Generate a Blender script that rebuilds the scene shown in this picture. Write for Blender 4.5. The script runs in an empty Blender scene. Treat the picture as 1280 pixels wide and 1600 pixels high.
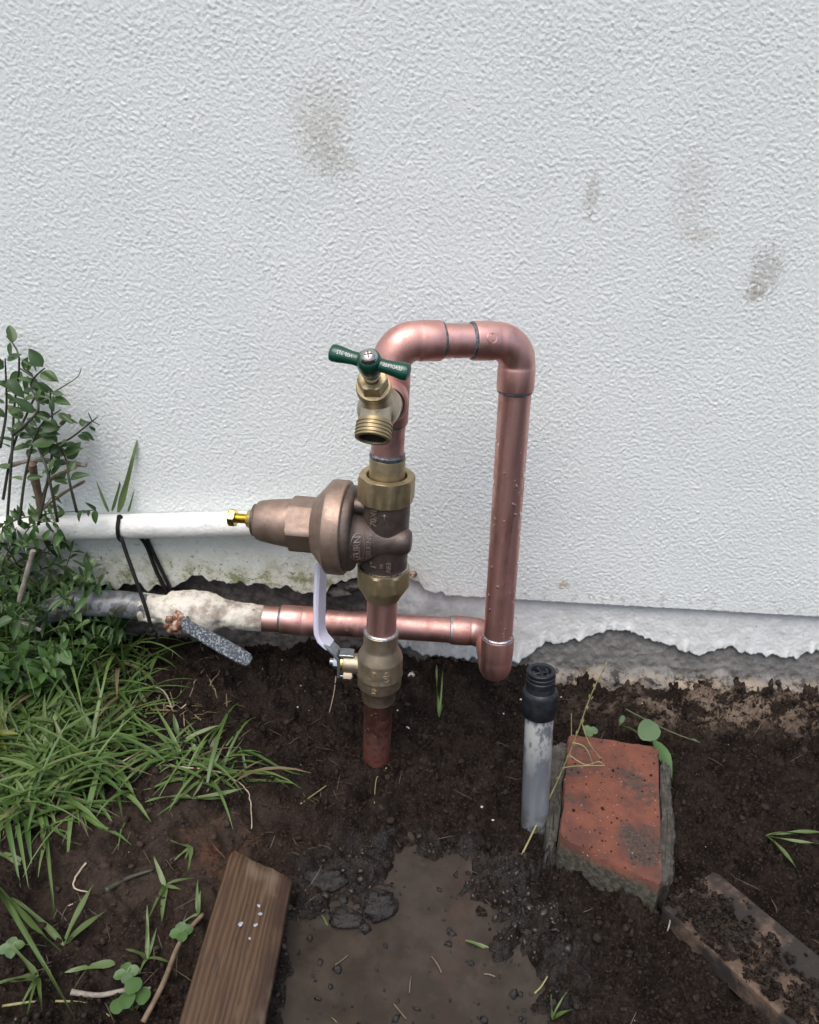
import bpy, math, random
import numpy as np
from mathutils import Vector, Matrix
R = math.radians
rng = np.random.default_rng(7)
random.seed(11)
scene = bpy.context.scene
COL = scene.collection

# ------------------------------------------------------------------ camera
F = 1231.0; PITCH = R(24); ROLL = R(3.3); CH = 0.58; CD = 0.785       # focal length in photo pixels, camera height, distance to wall
cd = bpy.data.cameras.new('camera'); cam = bpy.data.objects.new('camera', cd); COL.objects.link(cam)
cd.sensor_fit = 'HORIZONTAL'; cd.sensor_width = 36; cd.lens = F / 1280 * 36; cd.clip_start = .01; cd.clip_end = 200
_f = Vector((0, math.cos(PITCH), -math.sin(PITCH))); _u = Vector((0, math.sin(PITCH), math.cos(PITCH))); _r = Vector((1, 0, 0))
_cr = _r * math.cos(ROLL) + _u * math.sin(ROLL); _cu = -_r * math.sin(ROLL) + _u * math.cos(ROLL)
m = Matrix((_cr, _cu, -_f)).transposed().to_4x4(); m.translation = (0, -CD, CH)
cam.matrix_world = m
scene.camera = cam
# ------------------------------------------------------------------ light
SUN_EL, SUN_AZ = R(62), R(200)
w = bpy.data.worlds.new('World'); scene.world = w; w.use_nodes = True
nt = w.node_tree; bg = nt.nodes['Background']
sk = nt.nodes.new('ShaderNodeTexSky'); sk.sky_type = 'NISHITA'; sk.sun_disc = False
sk.sun_elevation = SUN_EL; sk.sun_rotation = SUN_AZ; sk.dust_density = 4; sk.air_density = 1.0; sk.ozone_density = 1.2
nt.links.new(sk.outputs[0], bg.inputs[0]); bg.inputs[1].default_value = .12
sl = bpy.data.lights.new('sun', 'SUN'); sun = bpy.data.objects.new('sun', sl); COL.objects.link(sun)
sl.energy = 1.3; sl.angle = R(48); sl.color = (1, .975, .94)
sd = Vector((math.sin(SUN_AZ) * math.cos(SUN_EL), math.cos(SUN_AZ) * math.cos(SUN_EL), math.sin(SUN_EL)))
sun.rotation_euler = sd.to_track_quat('Z', 'Y').to_euler(); sun.location = sd * 5
vs = scene.view_settings; vs.view_transform = 'Standard'; vs.look = 'None'; vs.gamma = 1; vs.exposure = 0.74; vs.use_curve_mapping = False
scene.cycles.max_bounces = 8

# ------------------------------------------------------------------ photo pixel -> point of the place, on a vertical plane or a level one
def _ray(px, py):
    a, b = (px - 640) / F, (py - 800) / F
    u, v = a * math.cos(ROLL) + b * math.sin(ROLL), -a * math.sin(ROLL) + b * math.cos(ROLL)
    return u, math.cos(PITCH) - v * math.sin(PITCH), -(math.sin(PITCH) + v * math.cos(PITCH))
def P(px, py, y=0.0):
    d = _ray(px, py); t = (y + CD) / d[1]
    return Vector((d[0] * t, y, CH + d[2] * t))
def G(px, py, z=0.0):
    d = _ray(px, py); t = (z - CH) / d[2]
    return Vector((d[0] * t, d[1] * t - CD, z))

# ------------------------------------------------------------------ object helpers
def tag(o, label=None, cat=None, group=None, kind=None):
    if label: o['label'] = label
    if cat: o['category'] = cat
    if group: o['group'] = group
    if kind: o['kind'] = kind
    return o
def thing(name, loc, label, cat, group=None):
    o = bpy.data.objects.new(name, None); COL.objects.link(o); o.location = loc; o.empty_display_size = .02
    return tag(o, label, cat, group)
def wloc(o):
    v = Vector((0, 0, 0))
    while o is not None: v = v + o.location; o = o.parent
    return v
def link_mesh(name, me, mt, parent=None, loc=(0, 0, 0)):
    if mt and not me.materials: me.materials.append(mt)
    o = bpy.data.objects.new(name, me); COL.objects.link(o); o.location = loc
    if parent is not None: o.parent = parent
    return o
def fast_mesh(name, V, Fq, smooth=True):
    """V (n,3), Fq (m,k) numpy -> mesh"""
    me = bpy.data.meshes.new(name); V = np.asarray(V, np.float32); Fq = np.asarray(Fq, np.int32)
    k = Fq.shape[1]
    me.vertices.add(len(V)); me.vertices.foreach_set('co', V.ravel())
    me.loops.add(Fq.size); me.loops.foreach_set('vertex_index', Fq.ravel())
    me.polygons.add(len(Fq)); me.polygons.foreach_set('loop_start', np.arange(0, Fq.size, k, dtype=np.int32))
    if smooth: me.polygons.foreach_set('use_smooth', np.ones(len(Fq), bool))
    me.update(calc_edges=True)
    return me
def perp(a):
    a = a.normalized(); h = Vector((0, 0, 1)) if abs(a.z) < .9 else Vector((1, 0, 0))
    u = a.cross(h).normalized(); return u, a.cross(u).normalized()

class Shape:
    def __init__(s): s.v = []; s.f = []
    def _rings(s, rings, cap0=True, cap1=True, closed=False):
        """rings: list of lists of Vectors (len n) or single Vector (pole)"""
        idx = []
        for r in rings:
            if isinstance(r, Vector): idx.append(len(s.v)); s.v.append(r)
            else: idx.append(list(range(len(s.v), len(s.v) + len(r)))); s.v.extend(r)
        prs = list(zip(idx[:-1], idx[1:]))
        if closed: prs.append((idx[-1], idx[0]))
        for a, b in prs:
            if isinstance(a, int) and isinstance(b, int): continue
            if isinstance(a, int): n = len(b); s.f += [(a, b[(i + 1) % n], b[i]) for i in range(n)]
            elif isinstance(b, int): n = len(a); s.f += [(a[i], a[(i + 1) % n], b) for i in range(n)]
            else:
                n = len(a); s.f += [(a[i], a[(i + 1) % n], b[(i + 1) % n], b[i]) for i in range(n)]
        if not closed:
            if cap0 and not isinstance(idx[0], int): s.f.append(tuple(reversed(idx[0])))
            if cap1 and not isinstance(idx[-1], int): s.f.append(tuple(idx[-1]))
        return s
    def lathe(s, prof, o, ax, seg=40, rf=None, ref=None, cap0=True, cap1=True):
        o = Vector(o); ax = Vector(ax).normalized()
        if ref is not None: u = (Vector(ref) - ax * Vector(ref).dot(ax)).normalized(); v = ax.cross(u)
        else: u, v = perp(ax); v = ax.cross(u)
        rings = []
        for t, r in prof:
            c = o + ax * t
            if r < 1e-7: rings.append(c); continue
            ring = []
            for i in range(seg):
                th = 2 * math.pi * i / seg
                rr = rf(th, t, r) if rf else r
                ring.append(c + u * (rr * math.cos(th)) + v * (rr * math.sin(th)))
            rings.append(ring)
        return s._rings(rings, cap0, cap1)
    def tube(s, path, rad, seg=16, caps=True, flat=None, up=None, closed=False, rf=None):
        path = [Vector(p) for p in path]; n = len(path)
        if not hasattr(rad, '__len__'): rad = [rad] * n
        rings = []; u = None
        for i, p in enumerate(path):
            a = path[(i + 1) % n] if (closed or i < n - 1) else p; b = path[i - 1] if (closed or i > 0) else p
            t = (a - b).normalized()
            if u is None:
                u = perp(t)[0] if up is None else (Vector(up) - t * Vector(up).dot(t)).normalized()
            else: u = (u - t * u.dot(t)).normalized()
            v = t.cross(u); fl = flat or (1, 1)
            if rad[i] < 1e-7: rings.append(p.copy()); continue
            rings.append([p + u * (rad[i] * fl[0] * math.cos(2 * math.pi * k / seg) * (rf(k, i) if rf else 1)) + v * (rad[i] * fl[1] * math.sin(2 * math.pi * k / seg) * (rf(k, i) if rf else 1)) for k in range(seg)])
        return s._rings(rings, caps, caps, closed)
    def ribbon(s, path, wv, width, th, bev=.0004):
        """flat bar: rounded rectangle swept along path, wv = width direction"""
        path = [Vector(p) for p in path]; n = len(path); wv = Vector(wv).normalized(); rings = []
        if not hasattr(width, '__len__'): width = [width] * n
        if not hasattr(th, '__len__'): th = [th] * n
        for i, p in enumerate(path):
            t = (path[min(i + 1, n - 1)] - path[max(i - 1, 0)]).normalized()
            w_ = (wv - t * wv.dot(t)).normalized(); nn = t.cross(w_)
            a, b = width[i] / 2, th[i] / 2; c = min(bev, a * .9, b * .9)
            pts = [(a, b - c), (a - c, b), (-a + c, b), (-a, b - c), (-a, -b + c), (-a + c, -b), (a - c, -b), (a, -b + c)]
            rings.append([p + w_ * x + nn * y for x, y in pts])
        return s._rings(rings)
    def box(s, c, size, rot=None, bev=.001):
        c = Vector(c); a, b, h = size[0] / 2, size[1] / 2, size[2] / 2
        M_ = rot if rot is not None else Matrix.Identity(3)
        def ring(x, y, z): return [c + M_ @ Vector(q) for q in ((x, y - bev, z), (x - bev, y, z), (-x + bev, y, z), (-x, y - bev, z), (-x, -y + bev, z), (-x + bev, -y, z), (x - bev, -y, z), (x, -y + bev, z))]
        return s._rings([ring(a - bev, b - bev, -h), ring(a, b, -h + bev), ring(a, b, h - bev), ring(a - bev, b - bev, h)])
    def sphere(s, c, r, n=8, seg=12, sc=(1, 1, 1), rot=None, noise=0):
        c = Vector(c); rings = []
        M_ = rot if rot is not None else Matrix.Identity(3)
        for i in range(n + 1):
            ph = math.pi * i / n
            def pt(th): 
                d = Vector((math.sin(ph) * math.cos(th) * sc[0], math.sin(ph) * math.sin(th) * sc[1], -math.cos(ph) * sc[2])) * r
                return c + M_ @ (d * (1 + noise * random.uniform(-1, 1)))
            rings.append(pt(0) if i in (0, n) else [pt(2 * math.pi * k / seg) for k in range(seg)])
        return s._rings(rings)
    def build(s, name, mt, parent=None, loc=None, sharp=32):
        base = wloc(parent) if parent is not None else Vector(loc or (0, 0, 0))
        me = bpy.data.meshes.new(name)
        me.from_pydata([tuple(v - base) for v in s.v], [], s.f)
        me.polygons.foreach_set('use_smooth', np.ones(len(me.polygons), bool))
        me.update()
        if sharp: me.set_sharp_from_angle(angle=R(sharp))
        return link_mesh(name, me, mt, parent, base if parent is None else (0, 0, 0))

def octf(nn, Rap, phase=0.0, cham=None):
    """radius function of an n-sided prism with apothem Rap; profile r is taken as a cap on the corners"""
    st = 2 * math.pi / nn
    def f(th, t, r):
        a = ((th + phase) % st) - st / 2
        return min(Rap / math.cos(a), r)
    return f
def text_shape(body, size, depth, mapf, align='CENTER'):
    cu = bpy.data.curves.new('lettering', 'FONT'); cu.body = body; cu.size = size; cu.extrude = depth / 2; cu.align_x = align; cu.align_y = 'CENTER'; cu.resolution_u = 2
    o = bpy.data.objects.new('lettering', cu); COL.objects.link(o)
    dg = bpy.context.evaluated_depsgraph_get(); me = bpy.data.meshes.new_from_object(o.evaluated_get(dg))
    s = Shape(); s.v = [mapf(v.co.x, v.co.y, v.co.z + depth / 2) for v in me.vertices]; s.f = [tuple(p.vertices) for p in me.polygons]
    bpy.data.objects.remove(o); bpy.data.curves.remove(cu); bpy.data.meshes.remove(me)
    return s
def merge(*shapes):
    o = Shape()
    for s in shapes:
        k = len(o.v); o.v += s.v; o.f += [tuple(i + k for i in f) for f in s.f]
    return o

# ------------------------------------------------------------------ numpy noise (tileable, band limited)
def fft_noise(n, lo, hi, seed, aniso=(1, 1)):
    """n x n tile, energy between lo and hi cycles per tile"""
    g = np.random.default_rng(seed); k = np.fft.fftfreq(n) * n
    kx, ky = np.meshgrid(k * aniso[0], k * aniso[1], indexing='ij'); kk = np.sqrt(kx ** 2 + ky ** 2)
    s = np.fft.fft2(g.standard_normal((n, n)))
    mask = np.exp(-(np.maximum(0, kk - hi) / (hi * .25)) ** 2) * np.exp(-(np.maximum(0, lo - kk) / (lo * .35 + 1e-6)) ** 2)
    r = np.real(np.fft.ifft2(s * mask)); r -= r.mean(); return r / r.std()
def sample(tile, size, x, y):
    n = tile.shape[0]; fx = (x / size * n) % n; fy = (y / size * n) % n
    i = np.floor(fx).astype(int); j = np.floor(fy).astype(int); a = fx - i; b = fy - j; i %= n; j %= n; i2 = (i + 1) % n; j2 = (j + 1) % n
    return tile[i, j] * (1 - a) * (1 - b) + tile[i2, j] * a * (1 - b) + tile[i, j2] * (1 - a) * b + tile[i2, j2] * a * b
def sstep(a, b, x):
    t = np.clip((x - a) / (b - a), 0, 1); return t * t * (3 - 2 * t)
def grid_faces(nx, ny):
    i = np.arange(nx - 1)[:, None]; j = np.arange(ny - 1)[None, :]; a = (i * ny + j).ravel()
    return np.stack([a, a + ny, a + ny + 1, a + 1], 1)

# ------------------------------------------------------------------ materials
class Nodes:
    def __init__(s, name):
        s.m = bpy.data.materials.new(name); s.m.use_nodes = True; s.t = s.m.node_tree; s.b = s.t.nodes['Principled BSDF']; s.out = s.t.nodes['Material Output']
        s.co = s.n('ShaderNodeTexCoord').outputs['Object']
    def n(s, k, **kw):
        o = s.t.nodes.new(k)
        for a, b in kw.items(): setattr(o, a, b)
        return o
    def set(s, inp, val):
        if hasattr(val, 'is_output') or isinstance(val, bpy.types.NodeSocket): s.t.links.new(val, inp)
        else: inp.default_value = val
    def scale(s, v, co=None):
        o = s.n('ShaderNodeVectorMath', operation='MULTIPLY'); s.set(o.inputs[0], co or s.co); o.inputs[1].default_value = v; return o.outputs[0]
    def noise(s, sc, det=4, rough=.55, co=None, dist=0):
        o = s.n('ShaderNodeTexNoise'); s.set(o.inputs['Vector'], co or s.co); o.inputs['Scale'].default_value = sc; o.inputs['Detail'].default_value = det; o.inputs['Roughness'].default_value = rough; o.inputs['Distortion'].default_value = dist
        return o.outputs['Fac']
    def vor(s, sc, feat='F1', co=None):
        o = s.n('ShaderNodeTexVoronoi', feature=feat); s.set(o.inputs['Vector'], co or s.co); o.inputs['Scale'].default_value = sc; return o.outputs['Distance']
    def math(s, op, a, b=0.0, clamp=False):
        o = s.n('ShaderNodeMath', operation=op, use_clamp=clamp); s.set(o.inputs[0], a); s.set(o.inputs[1], b); return o.outputs[0]
    def ramp(s, fac, a, b, lo=0.0, hi=1.0):
        o = s.n('ShaderNodeMapRange', interpolation_type='SMOOTHSTEP'); s.set(o.inputs[0], fac); o.inputs[1].default_value = a; o.inputs[2].default_value = b; o.inputs[3].default_value = lo; o.inputs[4].default_value = hi; return o.outputs[0]
    def mix(s, fac, a, b, mode='MIX'):
        o = s.n('ShaderNodeMix', data_type='RGBA', blend_type=mode); s.set(o.inputs[0], fac)
        for i, c in ((6, a), (7, b)):
            s.set(o.inputs[i], (*c, 1) if isinstance(c, tuple) and len(c) == 3 else c)
        return o.outputs[2]
    def sep(s, co=None):
        o = s.n('ShaderNodeSeparateXYZ'); s.set(o.inputs[0], co or s.co); return o.outputs
    def bump(s, h, strength, dist, prev=None):
        o = s.n('ShaderNodeBump'); s.set(o.inputs['Height'], h); o.inputs['Strength'].default_value = strength; o.inputs['Distance'].default_value = dist
        if prev: s.set(o.inputs['Normal'], prev)
        return o.outputs[0]
    def blob(s, c, r, co=None):
        """soft elliptical mask around a place in object space"""
        o = s.n('ShaderNodeVectorMath', operation='SUBTRACT'); s.set(o.inputs[0], co or s.co); o.inputs[1].default_value = c
        p = s.n('ShaderNodeVectorMath', operation='DIVIDE'); s.set(p.inputs[0], o.outputs[0]); p.inputs[1].default_value = r
        q = s.n('ShaderNodeVectorMath', operation='LENGTH'); s.set(q.inputs[0], p.outputs[0])
        return s.ramp(q.outputs['Value'], 1.0, .15)
    def fin(s, col=None, rough=None, normal=None, metal=None, **kw):
        for k, v in (('Base Color', col), ('Roughness', rough), ('Normal', normal), ('Metallic', metal)):
            if v is not None: s.set(s.b.inputs[k], (*v, 1) if isinstance(v, tuple) and len(v) == 3 else v)
        for k, v in kw.items(): s.set(s.b.inputs[k.replace('_', ' ')], v)
        return s.m
def simple(name, c1, c2, sc=60, rough=(.4, .5), metal=0.0, bump=None, stretch=None, **kw):
    n = Nodes(name); co = n.scale(stretch) if stretch else None
    f = n.ramp(n.noise(sc, 5, .6, co), .32, .68)
    nb = None
    if bump:
        for b_ in bump: nb = n.bump(n.noise(b_[0], 4, .6, co if len(b_) > 3 else None), b_[1], b_[2], nb)
    return n.fin(n.mix(f, c1, c2), n.ramp(n.noise(sc * 1.7, 3), .3, .7, *rough), nb, metal, **kw)

def mat_copper():
    n = Nodes('copper')
    big = n.ramp(n.noise(38, 4, .6), .42, .72); fine = n.noise(900, 2)
    br = n.noise(60, 3, .6, n.scale((1, 1, .06)))
    c = n.mix(big, (.68, .40, .36), (.57, .305, .265))
    c = n.mix(n.ramp(n.noise(140, 5, .7), .62, .78, 0, .6), c, (.34, .14, .105))
    c = n.mix(n.ramp(n.vor(260), .09, .05, 0, .55), c, (.12, .06, .05))
    stk = n.math('MULTIPLY', n.ramp(n.noise(85, 5, .7, n.scale((1, 1, .12))), .56, .70), n.ramp(n.noise(12, 3), .42, .60)); c = n.mix(n.math('MULTIPLY', stk, .6), c, (.33, .15, .13))
    c = n.mix(n.ramp(n.noise(210, 4, .75), .68, .74, 0, .7), c, (.16, .09, .08)); c = n.mix(n.ramp(n.noise(26, 5, .65), .56, .70, 0, .5), c, (.62, .45, .41)); c = n.mix(n.math('MULTIPLY', n.ramp(n.noise(19, 6, .7, None, .7), .54, .66), .45), c, (.40, .20, .165))
    r = n.math('ADD', n.ramp(br, .3, .7, .40, .56), n.ramp(big, 0, 1, 0, .08))
    return n.fin(c, r, n.bump(br, .05, .0006, n.bump(fine, .05, .0003)), 1.0)
def mat_copper_low():
    n = Nodes('damp_copper')
    z = n.sep()[2]
    big = n.ramp(n.noise(55, 5, .65), .4, .7)
    c = n.mix(big, (.54, .285, .245), (.40, .17, .135))
    dirt = n.math('MULTIPLY', n.ramp(z, .075, .01, 0, 1), n.ramp(n.noise(130, 5, .7), .35, .6, .3, 1))
    c = n.mix(dirt, c, (.17, .05, .035))
    return n.fin(c, n.ramp(big, 0, 1, .33, .5), n.bump(n.noise(400, 3), .12, .0005), n.ramp(dirt, 0, 1, 1, .55))
COPPER = mat_copper(); COPPER_LOW = mat_copper_low()
SOLDER = simple('solder', (.30, .31, .33), (.52, .53, .55), 300, (.3, .5), .9, [(500, .5, .001)])
SOLDER_DARK = simple('dark_solder', (.09, .10, .115), (.22, .24, .26), 260, (.35, .55), .8, [(500, .5, .001)])
BRONZE_LIGHT = simple('cast_bronze', (.34, .25, .20), (.265, .19, .15), 90, (.42, .58), .75, [(900, .35, .0006), (60, .1, .001)])
BRONZE_DARK = simple('dark_cast_bronze', (.105, .082, .070), (.160, .125, .107), 70, (.36, .52), .7, [(1100, .5, .0007), (200, .15, .001)])
BRONZE_WORN = simple('worn_bronze', (.40, .33, .285), (.30, .24, .20), 200, (.35, .5), .7)
BRASS = simple('brass', (.46, .375, .225), (.39, .31, .18), 120, (.42, .55), .85, [(700, .1, .0004)], (1, 1, .2))
BRASS_BRIGHT = simple('bright_brass', (.80, .64, .23), (.66, .50, .15), 160, (.18, .3), 1.0, [(800, .08, .0004)])
BRASS_SATIN = simple('satin_brass', (.57, .50, .38), (.49, .42, .30), 150, (.33, .45), 1.0, [(1500, .35, .0005)])
BRASS_VALVE = simple('sandblasted_brass', (.47, .39, .285), (.39, .315, .225), 110, (.38, .5), .95, [(1600, .55, .0006)])
GREEN = simple('green_enamel', (.003, .045, .026), (.005, .058, .034), 60, (.22, .34), 0, [(300, .06, .0006)], Coat_Weight=.15, Coat_Roughness=.15)
WHITE_INK = simple('white_print', (.62, .66, .66), (.5, .54, .54), 800, (.5, .6))
NICKEL = simple('nickel', (.58, .55, .50), (.47, .44, .40), 300, (.2, .34), 1.0)
ZINC = simple('zinc_steel', (.46, .49, .52), (.33, .36, .38), 180, (.28, .5), .95, [(600, .25, .0006)])
VINYL = simple('white_vinyl', (.66, .66, .78), (.60, .60, .73), 60, (.32, .42), 0, [(400, .05, .0006)])
BLACK_PLASTIC = simple('black_plastic', (.007, .008, .010), (.020, .022, .028), 90, (.3, .55), 0, [(600, .3, .0006)], Specular_IOR_Level=.3)
CORD_BLACK = simple('black_rubber', (.006, .006, .007), (.014, .014, .015), 90, (.55, .75), Specular_IOR_Level=.2)
DARK = simple('dark_brown', (.03, .024, .016), (.016, .012, .009), 200, (.5, .7))  # one dark brown for the tap bore and the screw slot
def mat_pvc_white():
    n = Nodes('white_painted_pvc')
    d = n.ramp(n.noise(34, 6, .75, n.scale((.4, 1, 1))), .48, .72, 0, .6); z = n.sep()
    c = n.mix(d, (.74, .75, .72), (.44, .42, .35))
    c = n.mix(n.ramp(n.noise(75, 4, .75, n.scale((.6, 1, 1.5))), .63, .68, 0, .85), c, (.13, .105, .075))
    return n.fin(c, .5, n.bump(n.noise(70, 6, .7), .6, .003, n.bump(n.noise(420, 3), .25, .0008)))
PVC_WHITE = mat_pvc_white()
def mat_pvc_grey():
    n = Nodes('grey_pvc')
    z = n.sep()[2]
    c = n.mix(n.ramp(n.noise(50, 4, .6, n.scale((1, 1, .15))), .4, .7), (.125, .14, .155), (.20, .215, .23))
    s_ = n.math('MULTIPLY', n.ramp(z, .06, .14), n.ramp(n.noise(75, 5, .65, n.scale((1, 1, .45))), .47, .56))
    c = n.mix(s_, c, (.46, .46, .44))
    c = n.mix(n.math('MULTIPLY', n.ramp(z, .05, .0), n.ramp(n.noise(120, 5), .4, .6)), c, (.055, .048, .042))
    return n.fin(c, .36, n.bump(n.noise(160, 4, .6, n.scale((1, 1, .3))), .15, .001))
PVC_GREY = mat_pvc_grey()
def mat_flaky():
    n = Nodes('flaking_white_paint')
    g = n.ramp(n.noise(42, 6, .7), .46, .62)
    c = n.mix(g, (.60, .57, .49), (.30, .255, .215))
    c = n.mix(n.ramp(n.noise(120, 6, .75), .60, .68), c, (.13, .10, .085))
    c = n.mix(n.ramp(n.noise(350, 3, .7), .66, .72), c, (.045, .038, .033))
    return n.fin(c, .68, n.bump(n.noise(190, 5, .7), .7, .0018, n.bump(n.noise(600, 3), .4, .0008)))
FLAKY = mat_flaky()
def mat_rust():
    n = Nodes('rusty_iron'); f = n.noise(170, 5, .75)
    c = n.mix(n.ramp(f, .35, .52), (.50, .40, .33), (.20, .075, .033)); c = n.mix(n.ramp(f, .52, .66), c, (.085, .035, .02))
    return n.fin(c, .8, n.bump(f, 1, .003))
RUST = mat_rust()
def mat_speckled():
    n = Nodes('speckled_lever')
    f = n.ramp(n.noise(430, 4, .75), .49, .58); z = n.ramp(n.noise(40, 3), .35, .7)
    c = n.mix(f, (.016, .021, .030), (.25, .28, .31)); c = n.mix(n.math('MULTIPLY', z, .75), c, (.04, .05, .065))
    return n.fin(c, .4, n.bump(f, .3, .0006))
SPECKLED = mat_speckled()
def mat_brick():
    n = Nodes('red_brick')
    c = n.mix(n.ramp(n.noise(35, 5, .6), .35, .65), (.160, .052, .030), (.090, .032, .022))
    c = n.mix(n.ramp(n.noise(300, 3), .62, .72, 0, .7), c, (.15, .055, .035))
    x, y, z = n.sep()
    dirt = n.math('ADD', n.math('MULTIPLY', n.noise(26, 6, .7, None, .8), .6), n.math('MULTIPLY', n.noise(150, 5, .75), .4))
    def blob(cx, cy, rx, ry, k): return n.math('MULTIPLY', n.blob((cx, cy, .03), (rx, ry, .2)), k)
    b = n.math('MAXIMUM', blob(.018, -.056, .042, .042, 1), blob(.034, .02, .030, .040, 1.0)); b = n.math('MAXIMUM', b, blob(-.035, -.005, .03, .018, .75)); b = n.math('MAXIMUM', b, blob(-.03, .035, .022, .022, .75))
    fac = n.ramp(n.math('ADD', n.math('MULTIPLY', b, .20), n.math('MULTIPLY', dirt, 1.35)), .735, .865)
    c = n.mix(n.math('MULTIPLY', fac, .85), c, n.mix(n.ramp(n.noise(300, 4, .7), .35, .65), (.018, .014, .011), (.062, .047, .037)))
    sp = n.ramp(n.noise(420, 2), .70, .74); c = n.mix(sp, c, (.42, .36, .30))
    side = n.math('MULTIPLY', n.ramp(z, .0335, .020), n.ramp(n.noise(40, 5, .65), .22, .44)); 
    c = n.mix(side, c, n.mix(n.ramp(n.noise(220, 5), .4, .65), (.034, .031, .021), (.085, .08, .06)))
    return n.fin(c, .85, n.bump(n.noise(420, 4, .7), .7, .0012, n.bump(n.noise(90, 4), .5, .002)))
BRICK = mat_brick()
def mat_mortar():
    n = Nodes('old_mortar'); f = n.noise(160, 6, .75)
    c = n.mix(n.ramp(f, .35, .65), (.038, .035, .029), (.10, .093, .08)); c = n.mix(n.ramp(n.noise(40, 4), .5, .65), c, (.045, .04, .032))
    return n.fin(c, .92, n.bump(f, 1, .003))
MORTAR = mat_mortar()
def mat_wood():
    n = Nodes('weathered_wood')
    co = n.n('ShaderNodeTexCoord').outputs['Object']
    st = n.scale((1, .06, 1), co)
    gr = n.n('ShaderNodeTexWave', wave_type='BANDS', bands_direction='X'); n.set(gr.inputs['Vector'], n.scale((1, .12, .4), co)); gr.inputs['Scale'].default_value = 75; gr.inputs['Distortion'].default_value = 5.5; gr.inputs['Detail'].default_value = 3; gr.inputs['Detail Scale'].default_value = 1.4
    f = n.noise(170, 5, .65, st)
    c = n.mix(n.ramp(n.math('ADD', n.math('MULTIPLY', gr.outputs['Fac'], .22), n.math('MULTIPLY', n.noise(80, 7, .75, st), .78)), .3, .72), (.040, .0225, .012), (.108, .060, .030))
    c = n.mix(n.ramp(f, .5, .68), c, (.055, .026, .014))
    x, y, z = n.sep(co)
    wet = n.math('MULTIPLY', n.ramp(x, .010, .024), n.ramp(n.noise(45, 4, .6), .3, .55)); c = n.mix(n.math('MULTIPLY', wet, .75), c, (.026, .0125, .008))
    c = n.mix(n.ramp(n.noise(60, 6, .75, n.scale((1, .22, 1), co)), .54, .64, 0, .8), c, (.024, .015, .010))
    gy = n.ramp(n.noise(30, 5, .6, n.scale((1, .4, 1), co)), .55, .70, 0, .55); c = n.mix(gy, c, (.16, .12, .085))
    return n.fin(c, n.ramp(wet, 0, 1, .5, .36), n.bump(f, 1.0, .0022, n.bump(gr.outputs['Fac'], .12, .0010)))
WOOD = mat_wood()
def mat_plank():
    n = Nodes('dirty_plank'); f = n.noise(150, 5, .65, n.scale((.08, 1, 1)))
    c = n.mix(n.ramp(f, .35, .68), (.120, .078, .054), (.060, .037, .026)); d = n.ramp(n.noise(34, 5, .65), .40, .56)
    c = n.mix(n.ramp(n.blob((.035, -.014, .01), (.03, .016, .05)), .3, .8, 0, .8), c, (.30, .225, .15))
    c = n.mix(d, c, (.020, .015, .012))
    return n.fin(c, .85, n.bump(f, .5, .0015, n.bump(n.noise(420, 3), .5, .001)))
PLANK = mat_plank()
def mat_soil():
    n = Nodes('soil')
    x, y, z = n.sep()
    f = n.noise(46, 7, .68); g = n.noise(420, 4, .7)
    c = n.mix(n.ramp(f, .34, .66), (.026, .0190, .0152), (.0078, .0056, .0046))
    c = n.mix(n.ramp(g, .54, .68, 0, .8), c, (.072, .054, .044))
    dry = n.math('MULTIPLY', n.blob((-.21, -.27, 0), (.20, .16, .2)), n.ramp(n.noise(28, 5, .6), .32, .6))
    c = n.mix(n.math('MULTIPLY', dry, .85), c, n.mix(g, (.034, .024, .019), (.080, .058, .046)))
    red = n.math('MULTIPLY', n.blob((-.155, -.26, 0), (.05, .05, .2)), n.ramp(n.noise(60, 4, .6), .45, .62)); c = n.mix(n.math('MULTIPLY', red, .7), c, (.105, .052, .030))
    tan = n.math('MULTIPLY', n.blob((.40, -.028, .02), (.27, .05, .2)), n.ramp(n.noise(38, 6, .75, n.scale((.6, 1, 1))), .47, .58)); c = n.mix(n.math('MULTIPLY', tan, .9), c, n.mix(g, (.13, .095, .07), (.26, .20, .155)))
    c = n.mix(n.ramp(n.noise(260, 2), .765, .79), c, (.42, .37, .30))
    wet = n.math('MULTIPLY', n.ramp(n.blob((.03, -.34, 0), (.20, .185, .25)), .05, .6), n.ramp(n.noise(70, 6, .7), .38, .58))
    c = n.mix(n.math('MULTIPLY', wet, .6), c, (.0105, .008, .0065))
    r = n.ramp(wet, 0, 1, .86, .20)
    return n.fin(c, r, n.bump(g, 1.0, .0022, n.bump(n.noise(1300, 3, .6), .7, .0008)), Specular_IOR_Level=n.ramp(wet, .1, .9, .06, .42))
SOIL = mat_soil()
def mat_crumb():
    n = Nodes('soil_crumb'); c = n.mix(n.ramp(n.noise(70, 5, .7), .35, .66), (.0125, .0095, .008), (.036, .0275, .0225))
    dry = n.math('MULTIPLY', n.blob((-.21, -.27, 0), (.20, .16, .2)), .8); c = n.mix(dry, c, (.055, .039, .031))
    wet = n.ramp(n.blob((.03, -.34, 0), (.19, .17, .25)), .05, .6)
    return n.fin(c, n.ramp(wet, 0, 1, .88, .28), n.bump(n.noise(900, 3), .7, .0008), Specular_IOR_Level=n.ramp(wet, .3, .9, .06, .5))
CRUMB = mat_crumb()
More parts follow.
